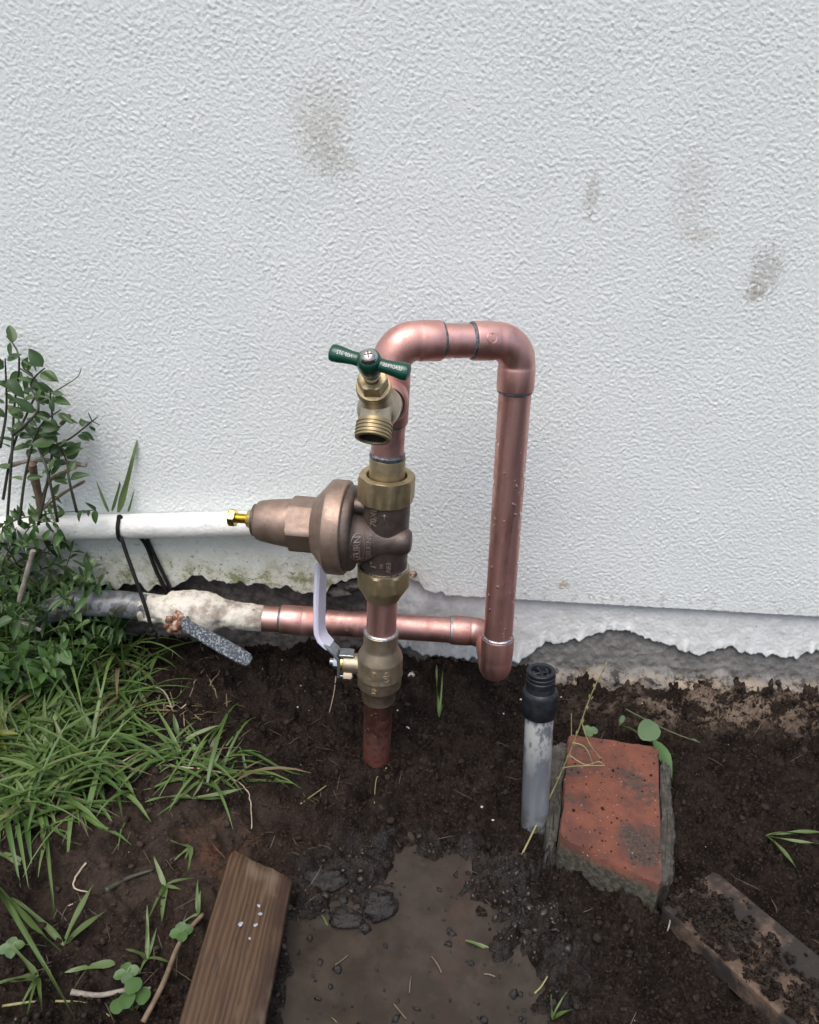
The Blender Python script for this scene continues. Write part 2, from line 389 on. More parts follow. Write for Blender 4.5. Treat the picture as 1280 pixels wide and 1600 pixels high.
def mat_water():
    n = Nodes('muddy_water'); f = n.noise(30, 5, .6)
    c = n.mix(n.ramp(f, .38, .64), (.046, .0365, .029), (.031, .0245, .0195)); c = n.mix(n.ramp(n.noise(210, 4, .7), .62, .68, 0, .7), c, (.016, .012, .009)); c = n.mix(n.ramp(n.noise(24, 6, .7), .54, .68, 0, .55), c, (.056, .046, .037))
    return n.fin(c, .17, n.bump(n.noise(40, 3, .5), .03, .0010, n.bump(n.noise(420, 2), .04, .0003)), IOR=1.33)
WATER = mat_water()
def mat_mud():
    n = Nodes('wet_mud'); f = n.noise(110, 6, .7)
    return n.fin(n.mix(n.ramp(f, .4, .65), (.010, .0085, .0075), (.026, .021, .018)), n.ramp(f, .35, .65, .22, .6), n.bump(f, 1, .004))
MUD = mat_mud()
def mat_stucco():
    n = Nodes('stucco'); x, y, z = n.sep()
    big = n.noise(7, 5, .6)
    c = n.mix(n.ramp(big, .3, .7), (.675, .715, .70), (.70, .735, .72))
    grain = n.noise(420, 4, .75)
    # weather stains on the wall
    spk = n.noise(240, 4, .7, n.scale((1, 1, .8)))
    def stain(c, px, py, rx, rz, lo, hi, col, k):
        p = P(px, py, 0); msk = n.blob((p.x, 0, p.z), (rx * 1.25, 1, rz * 1.25)); f_ = n.ramp(n.math('ADD', spk, n.math('MULTIPLY', msk, .27)), .64, .76)
        return n.mix(n.math('MULTIPLY', n.math('MULTIPLY', f_, n.ramp(msk, 0, .4)), k * .8), c, col)
    c = stain(c, 503, 222, .032, .042, .38, .6, (.36, .335, .28), .42)
    c = stain(c, 530, 255, .030, .022, .38, .6, (.38, .36, .31), .38)
    c = stain(c, 500, 180, .045, .05, .45, .75, (.50, .48, .43), .5)
    c = stain(c, 925, 305, .010, .030, .40, .58, (.33, .31, .26), .55)
    c = stain(c, 1092, 368, .026, .012, .42, .62, (.42, .39, .33), .5)
    c = stain(c, 1080, 300, .030, .055, .48, .8, (.50, .49, .46), .45)
    c = stain(c, 1197, 425, .026, .038, .46, .60, (.29, .26, .22), .55)
    c = stain(c, 1180, 458, .016, .014, .38, .56, (.31, .28, .22), .7)
    c = stain(c, 880, 915, .012, .008, .42, .58, (.40, .29, .2), .8)
    # green and earthy film low down on the left
    low = n.math('MULTIPLY', n.ramp(z, .205, .135), n.ramp(x, .06, -.05)); mo = n.noise(55, 6, .7)
    c = n.mix(n.math('MULTIPLY', low, n.ramp(mo, .30, .6, .35, .95)), c, (.46, .46, .36))
    c = n.mix(n.math('MULTIPLY', n.math('MULTIPLY', n.ramp(z, .165, .132), n.ramp(x, .04, -.03)), n.ramp(mo, .48, .62)), c, (.17, .20, .085))
    c = n.mix(n.math('MULTIPLY', n.math('MULTIPLY', n.ramp(z, .20, .14), n.ramp(x, .05, -.03)), n.ramp(n.noise(160, 5, .75), .57, .64)), c, (.10, .095, .075))
    c = n.mix(n.ramp(n.math('ADD', n.noise(130, 3, .6), n.math('MULTIPLY', n.blob((-.045, 0, .335), (.06, 1, .08)), .12)), .80, .82, 0, .9), c, (.055, .05, .045))
    edge = n.math('MULTIPLY', n.ramp(z, .16, .135, 0, .5), n.ramp(n.noise(90, 5, .7), .5, .62)); c = n.mix(edge, c, (.40, .36, .30))
    return n.fin(c, .82, n.bump(grain, .75, .0014, n.bump(n.noise(160, 4, .6), .15, .002)), Specular_IOR_Level=.3)
STUCCO = mat_stucco()
def mat_concrete():
    n = Nodes('foundation_concrete'); x, y, z = n.sep(); f = n.noise(60, 6, .68)
    c = n.mix(n.ramp(f, .35, .66), (.155, .15, .142), (.24, .235, .222))
    c = n.mix(n.ramp(n.noise(330, 4, .7), .58, .68, 0, .7), c, (.09, .085, .08))
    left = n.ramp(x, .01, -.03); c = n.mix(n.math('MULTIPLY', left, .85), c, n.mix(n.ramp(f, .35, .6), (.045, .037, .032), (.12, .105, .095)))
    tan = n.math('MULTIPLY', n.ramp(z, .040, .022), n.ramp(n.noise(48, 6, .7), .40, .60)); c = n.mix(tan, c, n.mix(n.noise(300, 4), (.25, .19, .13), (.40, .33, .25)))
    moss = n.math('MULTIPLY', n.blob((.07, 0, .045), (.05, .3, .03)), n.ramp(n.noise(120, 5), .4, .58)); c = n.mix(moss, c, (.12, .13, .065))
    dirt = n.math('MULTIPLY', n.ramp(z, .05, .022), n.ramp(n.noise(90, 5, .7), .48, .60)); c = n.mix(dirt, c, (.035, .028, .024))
    return n.fin(c, .92, n.bump(f, .6, .003, n.bump(n.noise(420, 4, .7), .8, .0013)), Specular_IOR_Level=.25)
CONCRETE = mat_concrete()
def mat_oldpaint():
    n = Nodes('peeling_white_paint'); f = n.noise(50, 6, .65); x, y, z = n.sep()
    c = n.mix(n.ramp(f, .35, .68), (.70, .715, .70), (.60, .615, .60)); c = n.mix(n.ramp(n.noise(140, 5, .75), .66, .70), c, (.10, .09, .08))
    c = n.mix(n.ramp(z, .122, .133, 0, .35), c, (.34, .345, .34))  # shade below the stucco edge, put into the paint colour as a greyer top strip
    c = n.mix(n.math('MULTIPLY', n.ramp(x, .11, .03), n.ramp(n.noise(40, 5, .65), .35, .6, .3, .85)), c, (.36, .375, .375))
    return n.fin(c, .8, n.bump(f, .22, .003, n.bump(n.noise(260, 4, .65), .45, .0015)))
OLDPAINT = mat_oldpaint()
def mat_leaf(name, c1, c2, trans=.25, attr=False):
    n = Nodes(name)
    if attr: a = n.n('ShaderNodeAttribute', attribute_name='tint').outputs['Fac']
    else: a = n.n('ShaderNodeObjectInfo').outputs['Random']
    c = n.mix(n.ramp(a, 0, 1), c1, c2); c = n.mix(n.ramp(n.noise(140, 4, .6), .35, .7, 0, .35), c, tuple(q * .55 for q in c2))
    if attr: c = n.mix(n.ramp(a, .88, .91), c, (.19, .15, .085)); c = n.mix(n.ramp(a, .97, .98), c, (.10, .078, .052))
    n.fin(c, .42, n.bump(n.noise(260, 3), .15, .0006))
    tr = n.n('ShaderNodeBsdfTranslucent'); n.set(tr.inputs[0], c); mx = n.n('ShaderNodeMixShader'); mx.inputs[0].default_value = trans
    n.set(mx.inputs[1], n.b.outputs[0]); n.set(mx.inputs[2], tr.outputs[0]); n.set(n.out.inputs['Surface'], mx.outputs[0])
    return n.m
LEAF_DARK = mat_leaf('dark_leaf', (.040, .084, .028), (.085, .145, .045))
LEAF_MID = mat_leaf('green_leaf', (.055, .12, .030), (.085, .165, .045))
LEAF_PALE = mat_leaf('pale_leaf', (.10, .165, .075), (.13, .20, .095))
LEAF_YELLOW = mat_leaf('yellow_green_leaf', (.15, .19, .03), (.20, .22, .045))
GRASS = mat_leaf('grass_green', (.075, .125, .032), (.145, .205, .075))
GRASS_MASS = mat_leaf('grass_mass', (.052, .112, .024), (.140, .215, .062), .25, True)
STEM = simple('green_stem', (.055, .075, .028), (.085, .10, .04), 120, (.5, .6))
STEM_STRAW = simple('straw_stem', (.20, .20, .075), (.28, .25, .12), 150, (.5, .6))
STEM_DARK = simple('dark_stem', (.022, .026, .016), (.045, .045, .026), 120, (.5, .6))
STRAW_WET = simple('wet_straw', (.085, .068, .042), (.13, .105, .07), 150, (.4, .6))
TWIG = simple('dry_twig', (.115, .078, .05), (.19, .135, .09), 160, (.7, .8), 0, [(300, .5, .001)], (1, 1, .4))
TWIG_GREY = simple('grey_twig', (.17, .15, .125), (.27, .245, .21), 200, (.7, .8), 0, [(400, .7, .001)])
ROOT = simple('pale_root', (.30, .235, .165), (.42, .34, .25), 200, (.6, .7), 0, [(400, .4, .0006)])
CHIP = simple('white_chip', (.52, .51, .48), (.40, .385, .36), 300, (.7, .8), 0, [(400, .5, .001)])
FLECK = simple('pale_fleck', (.22, .22, .25), (.36, .36, .40), 500, (.6, .7), 0, [(600, .5, .0006)])
def mat_drop():
    n = Nodes('water_drop'); return n.fin((.97, .97, .97), .02, IOR=1.33, Transmission_Weight=1.0)
DROP = mat_drop()

# ------------------------------------------------------------------ ground
def nonuni(a, b, fine, lo, hi, fac=1.35):
    mid = np.arange(a, b + fine / 2, fine); L = [];  s = fine; x = a
    while x > lo: s *= fac; x -= s; L.append(max(x, lo))
    U = []; s = fine; x = mid[-1]
    while x < hi: s *= fac; x += s; U.append(min(x, hi))
    return np.array(L[::-1] + list(mid) + U)
T = 1.2; N1 = 1024
n_big = fft_noise(N1, 8, 28, 1); n_med = fft_noise(N1, 36, 100, 2); n_fin = fft_noise(N1, 130, 300, 3); n_clod = fft_noise(N1, 60, 150, 9)
PUD = np.array([(v.x, v.y) for v in (G(645, 1332), G(690, 1345), G(702, 1392), G(752, 1432), G(800, 1478), G(832, 1550), G(850, 1680), G(480, 1690), G(490, 1560), G(474, 1480), G(482, 1420), G(530, 1400), G(592, 1380))])
def poly_sd(x, y, poly):
    d = np.full(x.shape, 1e9); ins = np.zeros(x.shape, bool)
    for i in range(len(poly)):
        a = poly[i]; b = poly[(i + 1) % len(poly)]; e = b - a
        t = np.clip(((x - a[0]) * e[0] + (y - a[1]) * e[1]) / (e @ e), 0, 1)
        d = np.minimum(d, np.hypot(x - a[0] - t * e[0], y - a[1] - t * e[1]))
        c = ((a[1] <= y) & (y < b[1])) | ((b[1] <= y) & (y < a[1]))
        with np.errstate(divide='ignore', invalid='ignore'): xi = a[0] + (y - a[1]) / (b[1] - a[1] + 1e-12) * e[0]
        ins ^= c & (x < xi)
    return np.where(ins, -d, d)
WATER_Z = -.0085
def ground_h(x, y):
    x = np.asarray(x, float); y = np.asarray(y, float)
    near = sstep(1.6, .8, np.hypot(x, y + .2))
    b = sample(n_big, T, x, y); m_ = sample(n_med, T, x, y); f = sample(n_fin, T, x, y); c = sample(n_clod, T, x + .31, y + .17)
    smooth = np.exp(-(((x + .22) / .13) ** 2 + ((y + .27) / .10) ** 2)) * .65 + np.exp(-(((x + .07) / .07) ** 2 + ((y + .20) / .06) ** 2)) * .4
    rough = 1 - smooth
    rightness = sstep(.16, .34, x)
    h = .0046 * b + rough * (.0020 * m_ + .0018 * np.maximum(c - .2, 0) * (1 + .6 * rightness)) + .0016 * f * (rough * .75 + .25)
    h += .001 * x * 0 + sstep(-.085, -.005, y) * (.036 - .022 * sstep(.09, .22, x)) + .008 * sstep(.26, .45, x) * sstep(-.25, -.1, y)
    h += .012 * np.exp(-(((x - .33) / .10) ** 2 + ((y + .20) / .06) ** 2))                     # heaped soil on the right
    h -= .010 * np.exp(-(((x - .255) / .03) ** 2 + ((y + .25) / .06) ** 2))
    for cx_, cy_ in ((-.0198, -.1335), (.1367, -.2178)): d2 = np.hypot(x - cx_, y - cy_); h = h + .0055 * np.exp(-((d2 - .012) / .014) ** 2)
    sd = poly_sd(x, y, PUD) + .0065 * b + .0022 * m_
    dep = sstep(.045, -.020, sd)
    h = h * (1 - .6 * dep) - .0195 * dep + .0010 * np.sin(0)
    return h * near
gx = nonuni(-.52, .58, .0015, -16, 16); gy = nonuni(-.52, .012, .0015, -16, .03)
X, Y = np.meshgrid(gx, gy, indexing='ij')
Z = ground_h(X, Y)
gm = fast_mesh('ground', np.stack([X, Y, Z], -1).reshape(-1, 3), grid_faces(len(gx), len(gy)))
tag(link_mesh('ground', gm, SOIL), kind='structure')
def gh(x, y): return float(ground_h(np.array([x]), np.array([y]))[0])
def GG(px, py, dz=0.0):
    z = 0.0
    for _ in range(4): p = G(px, py, z); z = gh(p.x, p.y)
    return Vector((p.x, p.y, z + dz))
# puddle: a sheet of muddy water lying in the hollow
wx = np.arange(-.14, .22, .006); wy = np.arange(-.56, -.20, .006); WX, WY = np.meshgrid(wx, wy, indexing='ij')
WV = np.stack([WX, WY, np.full_like(WX, WATER_Z) + .0002 * sample(n_big, T, WX * 2, WY * 2)], -1).reshape(-1, 3); wf = grid_faces(len(wx), len(wy))
cen = WV[wf].mean(1); keep = poly_sd(cen[:, 0], cen[:, 1], PUD) < .03
wm = fast_mesh('puddle', WV, wf[keep]); tag(link_mesh('puddle', wm, WATER), kind='structure')

# ------------------------------------------------------------------ house wall
wall = thing('house_wall', (0, 0, 0), 'cream white rough stucco house wall with stains and a peeling grey base', 'wall')
n_s1 = fft_noise(N1, 205, 400, 21, (.80, 1.15)); n_s2 = fft_noise(N1, 80, 180, 22); n_s3 = fft_noise(N1, 4, 14, 23)
edge_px = [(-400, 905), (200, 915), (267, 917), (289, 906), (317, 899), (341, 909), (379, 911), (440, 917), (495, 926), (525, 914), (545, 904), (562, 901), (600, 905), (640, 903), (655, 908), (662, 921), (690, 929), (760, 934), (1280, 964), (1700, 988)]
ev = [P(a, b, 0) for a, b in edge_px]; ex = np.array([v.x for v in ev]); ez = np.array([v.z for v in ev])
def stucco_edge(x):
    e = np.interp(x, ex, ez); r = sstep(.10, .03, x)
    return e + r * .0022 * sample(n_med, T, x * 1.0, x * 0 + .2) + .0004 * sample(n_fin, T, x, x * 0 + .5)
sx = nonuni(-.46, .52, .00102, -4, 4); tz = nonuni(.0, .61, .00102, 0, 2.7)
SX, TZ = np.meshgrid(sx, tz, indexing='ij'); E0 = stucco_edge(SX)
SZ = E0 + TZ * ((.75 - E0) / .61); SZ = np.where(TZ > .61, .75 + (TZ - .61), SZ)
s1 = sample(n_s1, T, SX * 1.45, SZ * 1.45); s2 = sample(n_s2, T, SX * 1.45, SZ * 1.45)
hgt = .00031 * np.maximum(s1, -.9) * (.8 + .25 * s2) + .00018 * s2 + .00012 * sample(n_s3, T, SX, SZ)
hgt = hgt * (.82 + .09 * np.clip(sample(n_s3, T, SX * 1.7, SZ * 1.7 + .4), -1.6, 1.6))
hgt = hgt * (.35 + .65 * sstep(.0, .012, TZ))
hgt = hgt * sstep(2.2, 1.0, np.hypot(SX, SZ - .3))
SYy = -hgt
lipn = 3
rows = [np.stack([SX, SYy, SZ], -1)]
lip = rows[0][:, 0:1, :].copy(); lip2 = lip.copy(); lip2[:, :, 1] = .0205; lip2[:, :, 2] += .0015
lip1 = lip.copy(); lip1[:, :, 1] += .0016; lip1[:, :, 2] -= .0008
A = np.concatenate([lip2, lip1, rows[0]], 1)
link_mesh('stucco', fast_mesh('stucco', A.reshape(-1, 3), grid_faces(A.shape[0], A.shape[1])[:, ::-1]), STUCCO, wall)
# wall core behind stucco, roof-side top, so that nothing is hollow
s = Shape(); s.box((0, .1325, 1.38), (8, .22, 2.70), bev=.002); s.build('wall_core', CONCRETE, wall)
# foundation, set back under the stucco edge
fx = nonuni(-.50, .56, .002, -4, 4); fz = np.arange(-.02, .1701, .002); FX, FZ = np.meshgrid(fx, fz, indexing='ij')
rec = .013 + .005 * sstep(.03, -.02, FX)
ft = sample(n_clod, T, FX, FZ); FY = rec - .0004 * sample(n_med, T, FX, FZ) - .0004 * sample(n_fin, T, FX, FZ) - .0004 * np.maximum(ft, 0)
FY -= .012 * sstep(.034, .020, FZ + .005 * sample(n_big, T, FX, FZ)) * sstep(.08, .18, FX)          # rough footing at the bottom
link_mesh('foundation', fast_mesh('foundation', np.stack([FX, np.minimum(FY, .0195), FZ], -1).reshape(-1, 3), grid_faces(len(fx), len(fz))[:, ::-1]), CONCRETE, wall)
# skin of old paint that has broken away along an uneven line
pp = [(618, 1000), (640, 1012), (660, 1022), (705, 1027), (742, 1030), (790, 1040), (819, 1030), (850, 1005), (874, 1005), (909, 998), (952, 985), (983, 984), (999, 992), (1030, 1003), (1069, 1015), (1092, 1027), (1104, 1020), (1143, 1010), (1165, 1021), (1194, 1023), (1229, 1028), (1280, 1017), (1500, 1030), (1900, 1045)]
pv = [P(a, b, .008) for a, b in pp]; px_ = np.array([v.x for v in pv]); pz_ = np.array([v.z for v in pv])
qx = np.arange(px_[0], .75, .0016); qt = np.linspace(0, 1, 46); QX, QT = np.meshgrid(qx, qt, indexing='ij')
qe = np.interp(QX, px_, pz_) + .0013 * sample(n_med, T, QX * 1.0, QX * 0 + .7) + .0006 * sample(n_clod, T, QX, QX * 0 + .33) + .0007 * sample(n_fin, T, QX, QX * 0 + .1)
QZ = qe + QT * (.150 - qe)
curl = sstep(.25, 0, QT) * np.maximum(sample(n_med, T, QX, QX * 0 + .9), 0)
QY = .0085 - .0004 * sample(n_med, T, QX * .7, QZ * .7) * .5 * sstep(.9, .5, QT) - .00025 * sample(n_fin, T, QX, QZ) - .0016 * curl
A = np.stack([QX, QY, QZ], -1); l2 = A[:, 0:1, :].copy(); l2[:, :, 1] = .0185; A = np.concatenate([l2, A], 1)
link_mesh('paint_skin', fast_mesh('paint_skin', A.reshape(-1, 3), grid_faces(A.shape[0], A.shape[1])[:, ::-1]), OLDPAINT, wall)
# lump of rusty rubble in the hole beside the lower nut
s = Shape(); s.sphere(P(646, 897, -.001), .0042, 6, 9, (1, .8, .9), noise=.3); s.build('rubble', RUST, wall)
s = Shape(); s.sphere(P(553, 915, .010), .012, 7, 10, (1.5, .6, .6), noise=.22); s.sphere(P(530, 925, .010), .010, 6, 9, (1.6, .6, .6), noise=.22); s.build('rubble', CONCRETE, wall)

# ------------------------------------------------------------------ copper pipework
def elbow(S, corner, da, db, R_=.020, cup=.021, r=.0163):
    corner = Vector(corner); da = Vector(da).normalized(); db = Vector(db).normalized(); path = []; rad = []
    for t, q in ((R_ + cup, r - .0012), (R_ + cup, r - .0002), (R_ + cup - .001, r), (R_ + .003, r), (R_ + .001, r - .0004)): path.append(corner + da * t); rad.append(q)
    path[0] = path[0] + da * .0001
    path[1] = path[1] + da * .00005
    c = corner + (da + db) * R_
    for i in range(0, 15):
        a = (math.pi / 2) * i / 14; path.append(c - db * (R_ * math.cos(a)) - da * (R_ * math.sin(a))); rad.append(r - .0006 + .0004 * math.sin(a * 2))
    for t, q in ((R_ + .001, r - .0004), (R_ + .003, r), (R_ + cup - .001, r), (R_ + cup, r - .0002), (R_ + cup, r - .0012)): path.append(corner + db * t); rad.append(q)
    path[-1] = path[-1] + db * .0001
    path[-2] = path[-2] + db * .00005
    S.tube(path, rad, 40, caps=False)
def ring(o, ax, r=.0148, wd=.0022, mt=SOLDER_DARK, parent=None, bulge=.0006, seed=0):
    g = random.Random(seed); ph = [g.uniform(0, 6.3) for _ in range(3)]
    s = Shape(); s.lathe([(-wd, r - .0008), (-wd * .5, r + bulge * .7), (0, r + bulge), (wd * .6, r + bulge * .5), (wd, r - .0008)], o, ax, 40, rf=lambda th, t, q: q + .00025 * math.sin(3 * th + ph[0]) + .0002 * math.sin(7 * th + ph[1]))
    return s.build('solder_joint', mt, parent)
PR = .0143
TLc = Vector((-.0222, -.150, .4470)); TRc = Vector((.0838, -.115, .4458)); BRc = Vector((.0972, -.114, .1060))
hd = (TRc - TLc).normalized(); rd = (BRc - TRc).normalized(); ub = Vector((-.0218, -.148, .340)); cd_ = (ub - TLc).normalized()
loop = thing('copper_pipe', (.0965, -.114, .085), 'tall U-shaped loop of shiny copper pipe beside the white wall, running from tap to ground', 'pipe')
s = Shape(); s.tube([TLc + hd * .03, TLc + hd * .09], PR, 40); s.build('pipe', COPPER, loop)
s = Shape(); elbow(s, TLc, cd_, hd, .021, .020, .0166); s.build('elbow', COPPER, loop)
s = Shape(); elbow(s, TRc, -hd, rd, .021, .021, .0163)
tr_el = s.build('elbow', COPPER, loop)
ring(TLc + hd * .0418, hd, parent=loop, seed=1); ring(TRc - hd * .0428, hd, parent=loop, seed=2); ring(TRc + rd * .0432, rd, parent=loop, seed=3, mt=SOLDER_DARK)
# vertical piece under the left elbow with the branch for the tap
tz0 = .4032; tc = TLc + cd_ * (TLc.z - tz0) 
s = Shape(); s.tube([TLc + cd_ * .03, ub + cd_ * .012], PR, 40); s.build('pipe', COPPER, loop)
s = Shape(); s.lathe([(-.0245, .0150), (-.0244, .0162), (-.0235, .0165), (.0235, .0165), (.0244, .0162), (.0245, .0150)], tc, cd_, 40, cap0=False, cap1=False)
s.lathe([(0, .012), (.012, .0160), (.030, .0160), (.0308, .0155), (.031, .0135), (.02, .0130)], tc, (0, -1, 0), 40, cap0=False, cap1=True); s.build('tee', COPPER, loop)
ring(tc + cd_ * .0255, cd_, parent=loop, seed=4)
# stamped mark on the right elbow
em = TRc - hd * .033 + Vector((0, -.0163, 0)); 
def flat_map(o, ax, up, nrm):
    o, ax, up, nrm = Vector(o), Vector(ax), Vector(up), Vector(nrm)
    return lambda a, b, c: o + ax * a + up * b + nrm * c
def cyl_map(o, axis, fwd, r, rot=90):
    """wrap text on a cylinder: o on the axis, fwd the direction that faces out; text turned by rot degrees"""
    o, axis, fwd = Vector(o), Vector(axis).normalized(), Vector(fwd); fwd = (fwd - axis * fwd.dot(axis)).normalized(); side = axis.cross(fwd)
    ca, sa = math.cos(R(rot)), math.sin(R(rot))
    def f(a, b, c):
        x, y = a * ca - b * sa, a * sa + b * ca
        th = x / r; return o + axis * y + (fwd * math.cos(th) - (-side) * math.sin(th)) * (r + c)
    return f
fm = cyl_map(TRc - hd * .031 , hd, Vector((.0, -1, .35)), .0161, 0)
ts = text_shape('C-C', .0042, .0007, fm)
s = Shape(); pth = [fm(.0042 * math.cos(a * math.pi / 12), .0042 * math.sin(a * math.pi / 12), .0002) for a in range(24)]; s.tube(pth, .0003, 6, closed=True)
merge(ts, s).build('stamped_mark', COPPER, tr_el)
# riser on the right, its bottom elbow turns back to the wall, a second one turns left along it
s = Shape(); s.tube([TRc + rd * .035, BRc - rd * .025], PR, 40); s.build('pipe', COPPER, loop)
bk = Vector((0, 1, -.02)).normalized(); B2 = Vector((.0972, -.030, .1018)); lft = Vector((-1, 0, .008)).normalized()
s = Shape(); elbow(s, BRc, -rd, bk, .021, .0235, .0164); s.build('elbow', COPPER_LOW if False else COPPER, loop)
ring(BRc - rd * .0450, rd, parent=loop, seed=5, mt=SOLDER, r=.0150, wd=.0025)
s = Shape(); elbow(s, B2, -bk, lft, .021, .021, .0163); s.build('elbow', COPPER, loop)
s = Shape(); s.tube([BRc + bk * .03, B2 - bk * .03], PR, 32); s.build('pipe', COPPER, loop)
ring(B2 + lft * .0428, lft, parent=loop, seed=6, mt=SOLDER, r=.0150)
Lend = P(410, 966, -.03); ld = (Lend - B2).normalized()
s = Shape(); s.tube([B2 + ld * .03, Lend], PR, 40); s.build('pipe', COPPER, loop)
ca_, cb_ = P(439, 967, -.03), P(507, 972, -.03); cl = (cb_ - ca_)
s = Shape(); L = cl.length; s.lathe([(0, .0148), (.0004, .0160), (.001, .0163), (L * .48, .0163), (L * .5, .0159), (L * .52, .0163), (L - .001, .0163), (L - .0004, .0160), (L, .0148)], ca_, cl, 40, cap0=False, cap1=False); s.build('coupling', COPPER, loop)
ring(ca_, cl, parent=loop, seed=7); ring(cb_, cl, parent=loop, seed=8)
# beads of water
s = Shape(); g = random.Random(5)
def drops(S, a, b, rr, nn, zlo, zhi):
    a, b = Vector(a), Vector(b); ax = (b - a).normalized(); u, v = perp(ax)
    for _ in range(nn):
        t = g.uniform(zlo, zhi); th = g.uniform(0, 6.283); d = (u * math.cos(th) + v * math.sin(th)); q = g.uniform(.0007, .0019)
        M3 = Matrix((d.cross(ax), ax, d)).transposed()
        S.sphere(a.lerp(b, t) + d * (rr - q * .05), q, 5, 9, (1, g.uniform(1, 1.5), .45), M3)
drops(s, TRc, BRc, PR, 70, .25, .86); drops(s, B2, Lend, PR, 26, .2, .9)
tag(s.build('water_drops', DROP, loop, sharp=None), kind='stuff')

# short piece between regulator and ball valve, and the stub that goes into the soil
AX0 = Vector((-.0198, -.1335, 0)); AX1 = Vector((-.0212, -.1475, .300)); axd = (AX1 - AX0).normalized()
def ax(z): return AX0 + (AX1 - AX0) * (z / .300)
mid = thing('copper_pipe', ax(.16), 'very short length of copper pipe between bronze regulator and brass ball valve', 'pipe')
s = Shape(); s.tube([ax(.150), ax(.213)], PR, 40); s.build('pipe', COPPER, mid)
ring(ax(.1665), axd, parent=mid, mt=SOLDER, r=.0156, wd=.0022, bulge=.0010, seed=9)
stub = thing('copper_pipe', ax(0), 'muddy reddish copper stub rising from the soil up to the ball valve', 'pipe')
s = Shape(); s.tube([ax(-.03), ax(.098)], PR, 40); s.build('pipe', COPPER_LOW, stub)
s = Shape(); drops(s, ax(.0), ax(.09), PR, 20, .4, .9); tag(s.build('water_drops', DROP, stub, sharp=None), kind='stuff')
ring(ax(.0842), axd, parent=stub, mt=SOLDER_DARK, r=.0146, wd=.0018, seed=10)

# ------------------------------------------------------------------ ball valve
bv = thing('ball_valve', ax(.0845), 'sandy brass ball valve with a white coated lever, on the vertical copper stub', 'valve')
o = ax(.0845); 
s = Shape(); s.lathe([(.083, .0146), (.0828, .0162), (.082, .0168), (.066, .0168), (.0635, .0175), (.0545, .0217), (.0520, .0222), (.0355, .0222), (.0340, .0228), (.0325, .0228), (.0312, .0220), (.0205, .0218), (.0170, .0195), (.0150, .0172), (.0140, .0168), (.001, .0166), (0, .0158), (-.0002, .0143)], o, axd, 64, cap0=False, cap1=False)
s.lathe([(.0150, .0178), (.0152, .0184), (.0190, .0198), (.0206, .0205)], o, axd, 64, rf=octf(8, .0180, .2), cap0=False, cap1=False)
body = s.build('valve_body', BRASS_VALVE, bv, sharp=25)
st_o = ax(.1240) + Vector((0, .002, 0)); lx = Vector((-1, .05, 0)).normalized()
s = Shape(); s.lathe([(.015, .0120), (.022, .0105), (.0355, .0098), (.0362, .0092), (.0362, .006)], st_o, lx, 32); s.build('stem_boss', BRASS_VALVE, bv)
s = Shape(); s.lathe([(.0362, .0080), (.0363, .0086), (.0385, .0086), (.0387, .0080)], st_o, lx, 32); s.build('packing_nut', BRASS_BRIGHT, bv)
s = Shape(); s.lathe([(.0265, .0050), (.0270, .0056), (.0350, .0056), (.0353, .0050)], st_o + Vector((0, -.006, -.0105)), lx, 24, rf=octf(6, .0050)); s.build('stop_screw', BRASS_VALVE, bv)
lv = Shape(); pl = st_o + lx * .0398
pts = [pl + Vector((0, 0, -.012)), pl + Vector((0, 0, 0)), pl + Vector((-.0008, 0, .0085)), pl + Vector((-.005, 0, .014)), pl + Vector((-.0145, .003, .0215))]
lv.ribbon(pts, (0.05, 1, 0), [.018, .020, .019, .0175, .0165], .0026)
for dz in (-.0125, .0115):
    lv.ribbon([pl + Vector((.000, 0, dz)), pl + Vector((.010, 0, dz)), pl + Vector((.0135, 0, dz - .0005))], (0, 1, 0), .013, .0025)
lever = lv.build('lever', ZINC, bv)
s = Shape(); kn = pts[-1]
s.ribbon([kn + Vector((.0042, -.0008, -.0035)), kn + Vector((.001, 0, -.0008)), kn + Vector((-.0035, .001, .0035)), kn + Vector((-.0062, .002, .010)), kn + Vector((-.0070, .003, .020)), kn + Vector((-.0072, .007, .045)), kn + Vector((-.0070, .011, .072)), kn + Vector((-.0069, .012, .080)), kn + Vector((-.0069, .012, .082))], (.34, 1, 0), [.0175, .0180, .0185, .019, .0195, .020, .019, .0165, .012], [.0046, .0050, .0055, .0056, .0056, .0056, .0054, .0048, .003], .0018)
s.build('lever_grip', VINYL, lever)
s = Shape(); s.lathe([(.0410, .0062), (.0412, .0068), (.0455, .0068), (.0462, .0060), (.0462, 0)], st_o, lx, 24, rf=octf(6, .0060)); s.lathe([(.0462, .0034), (.0495, .0034), (.0500, .0028), (.0500, 0)], st_o, lx, 16); s.build('lever_nut', ZINC, bv)
m1 = cyl_map(ax(.1285) , axd, (-.12, -1, 0), .0222, 90)
t1 = text_shape('600', .0072, .0008, cyl_map(ax(.1285), axd, (-.20, -1, 0), .0222, 90)); t2 = text_shape('LF', .0065, .0008, cyl_map(ax(.1105), axd, (-.17, -1, 0), .0219, 90))
em = cyl_map(ax(.1275), axd, (.34, -1, 0), .0222, 90); t3 = text_shape('H', .0038, .0008, cyl_map(ax(.1325), axd, (.34, -1, 0), .0222, 90)); t4 = text_shape('S', .0042, .0008, cyl_map(ax(.1262), axd, (.34, -1, 0), .0222, 90))
s = Shape(); em = cyl_map(ax(.1262), axd, (.34, -1, 0), .0222, 90); s.tube([em(.0036 * math.cos(a * math.pi / 10), .0036 * math.sin(a * math.pi / 10), .0002) for a in range(20)], .00035, 6, closed=True)
merge(t1, t2, t3, t4, s).build('raised_lettering', BRASS_VALVE, body)

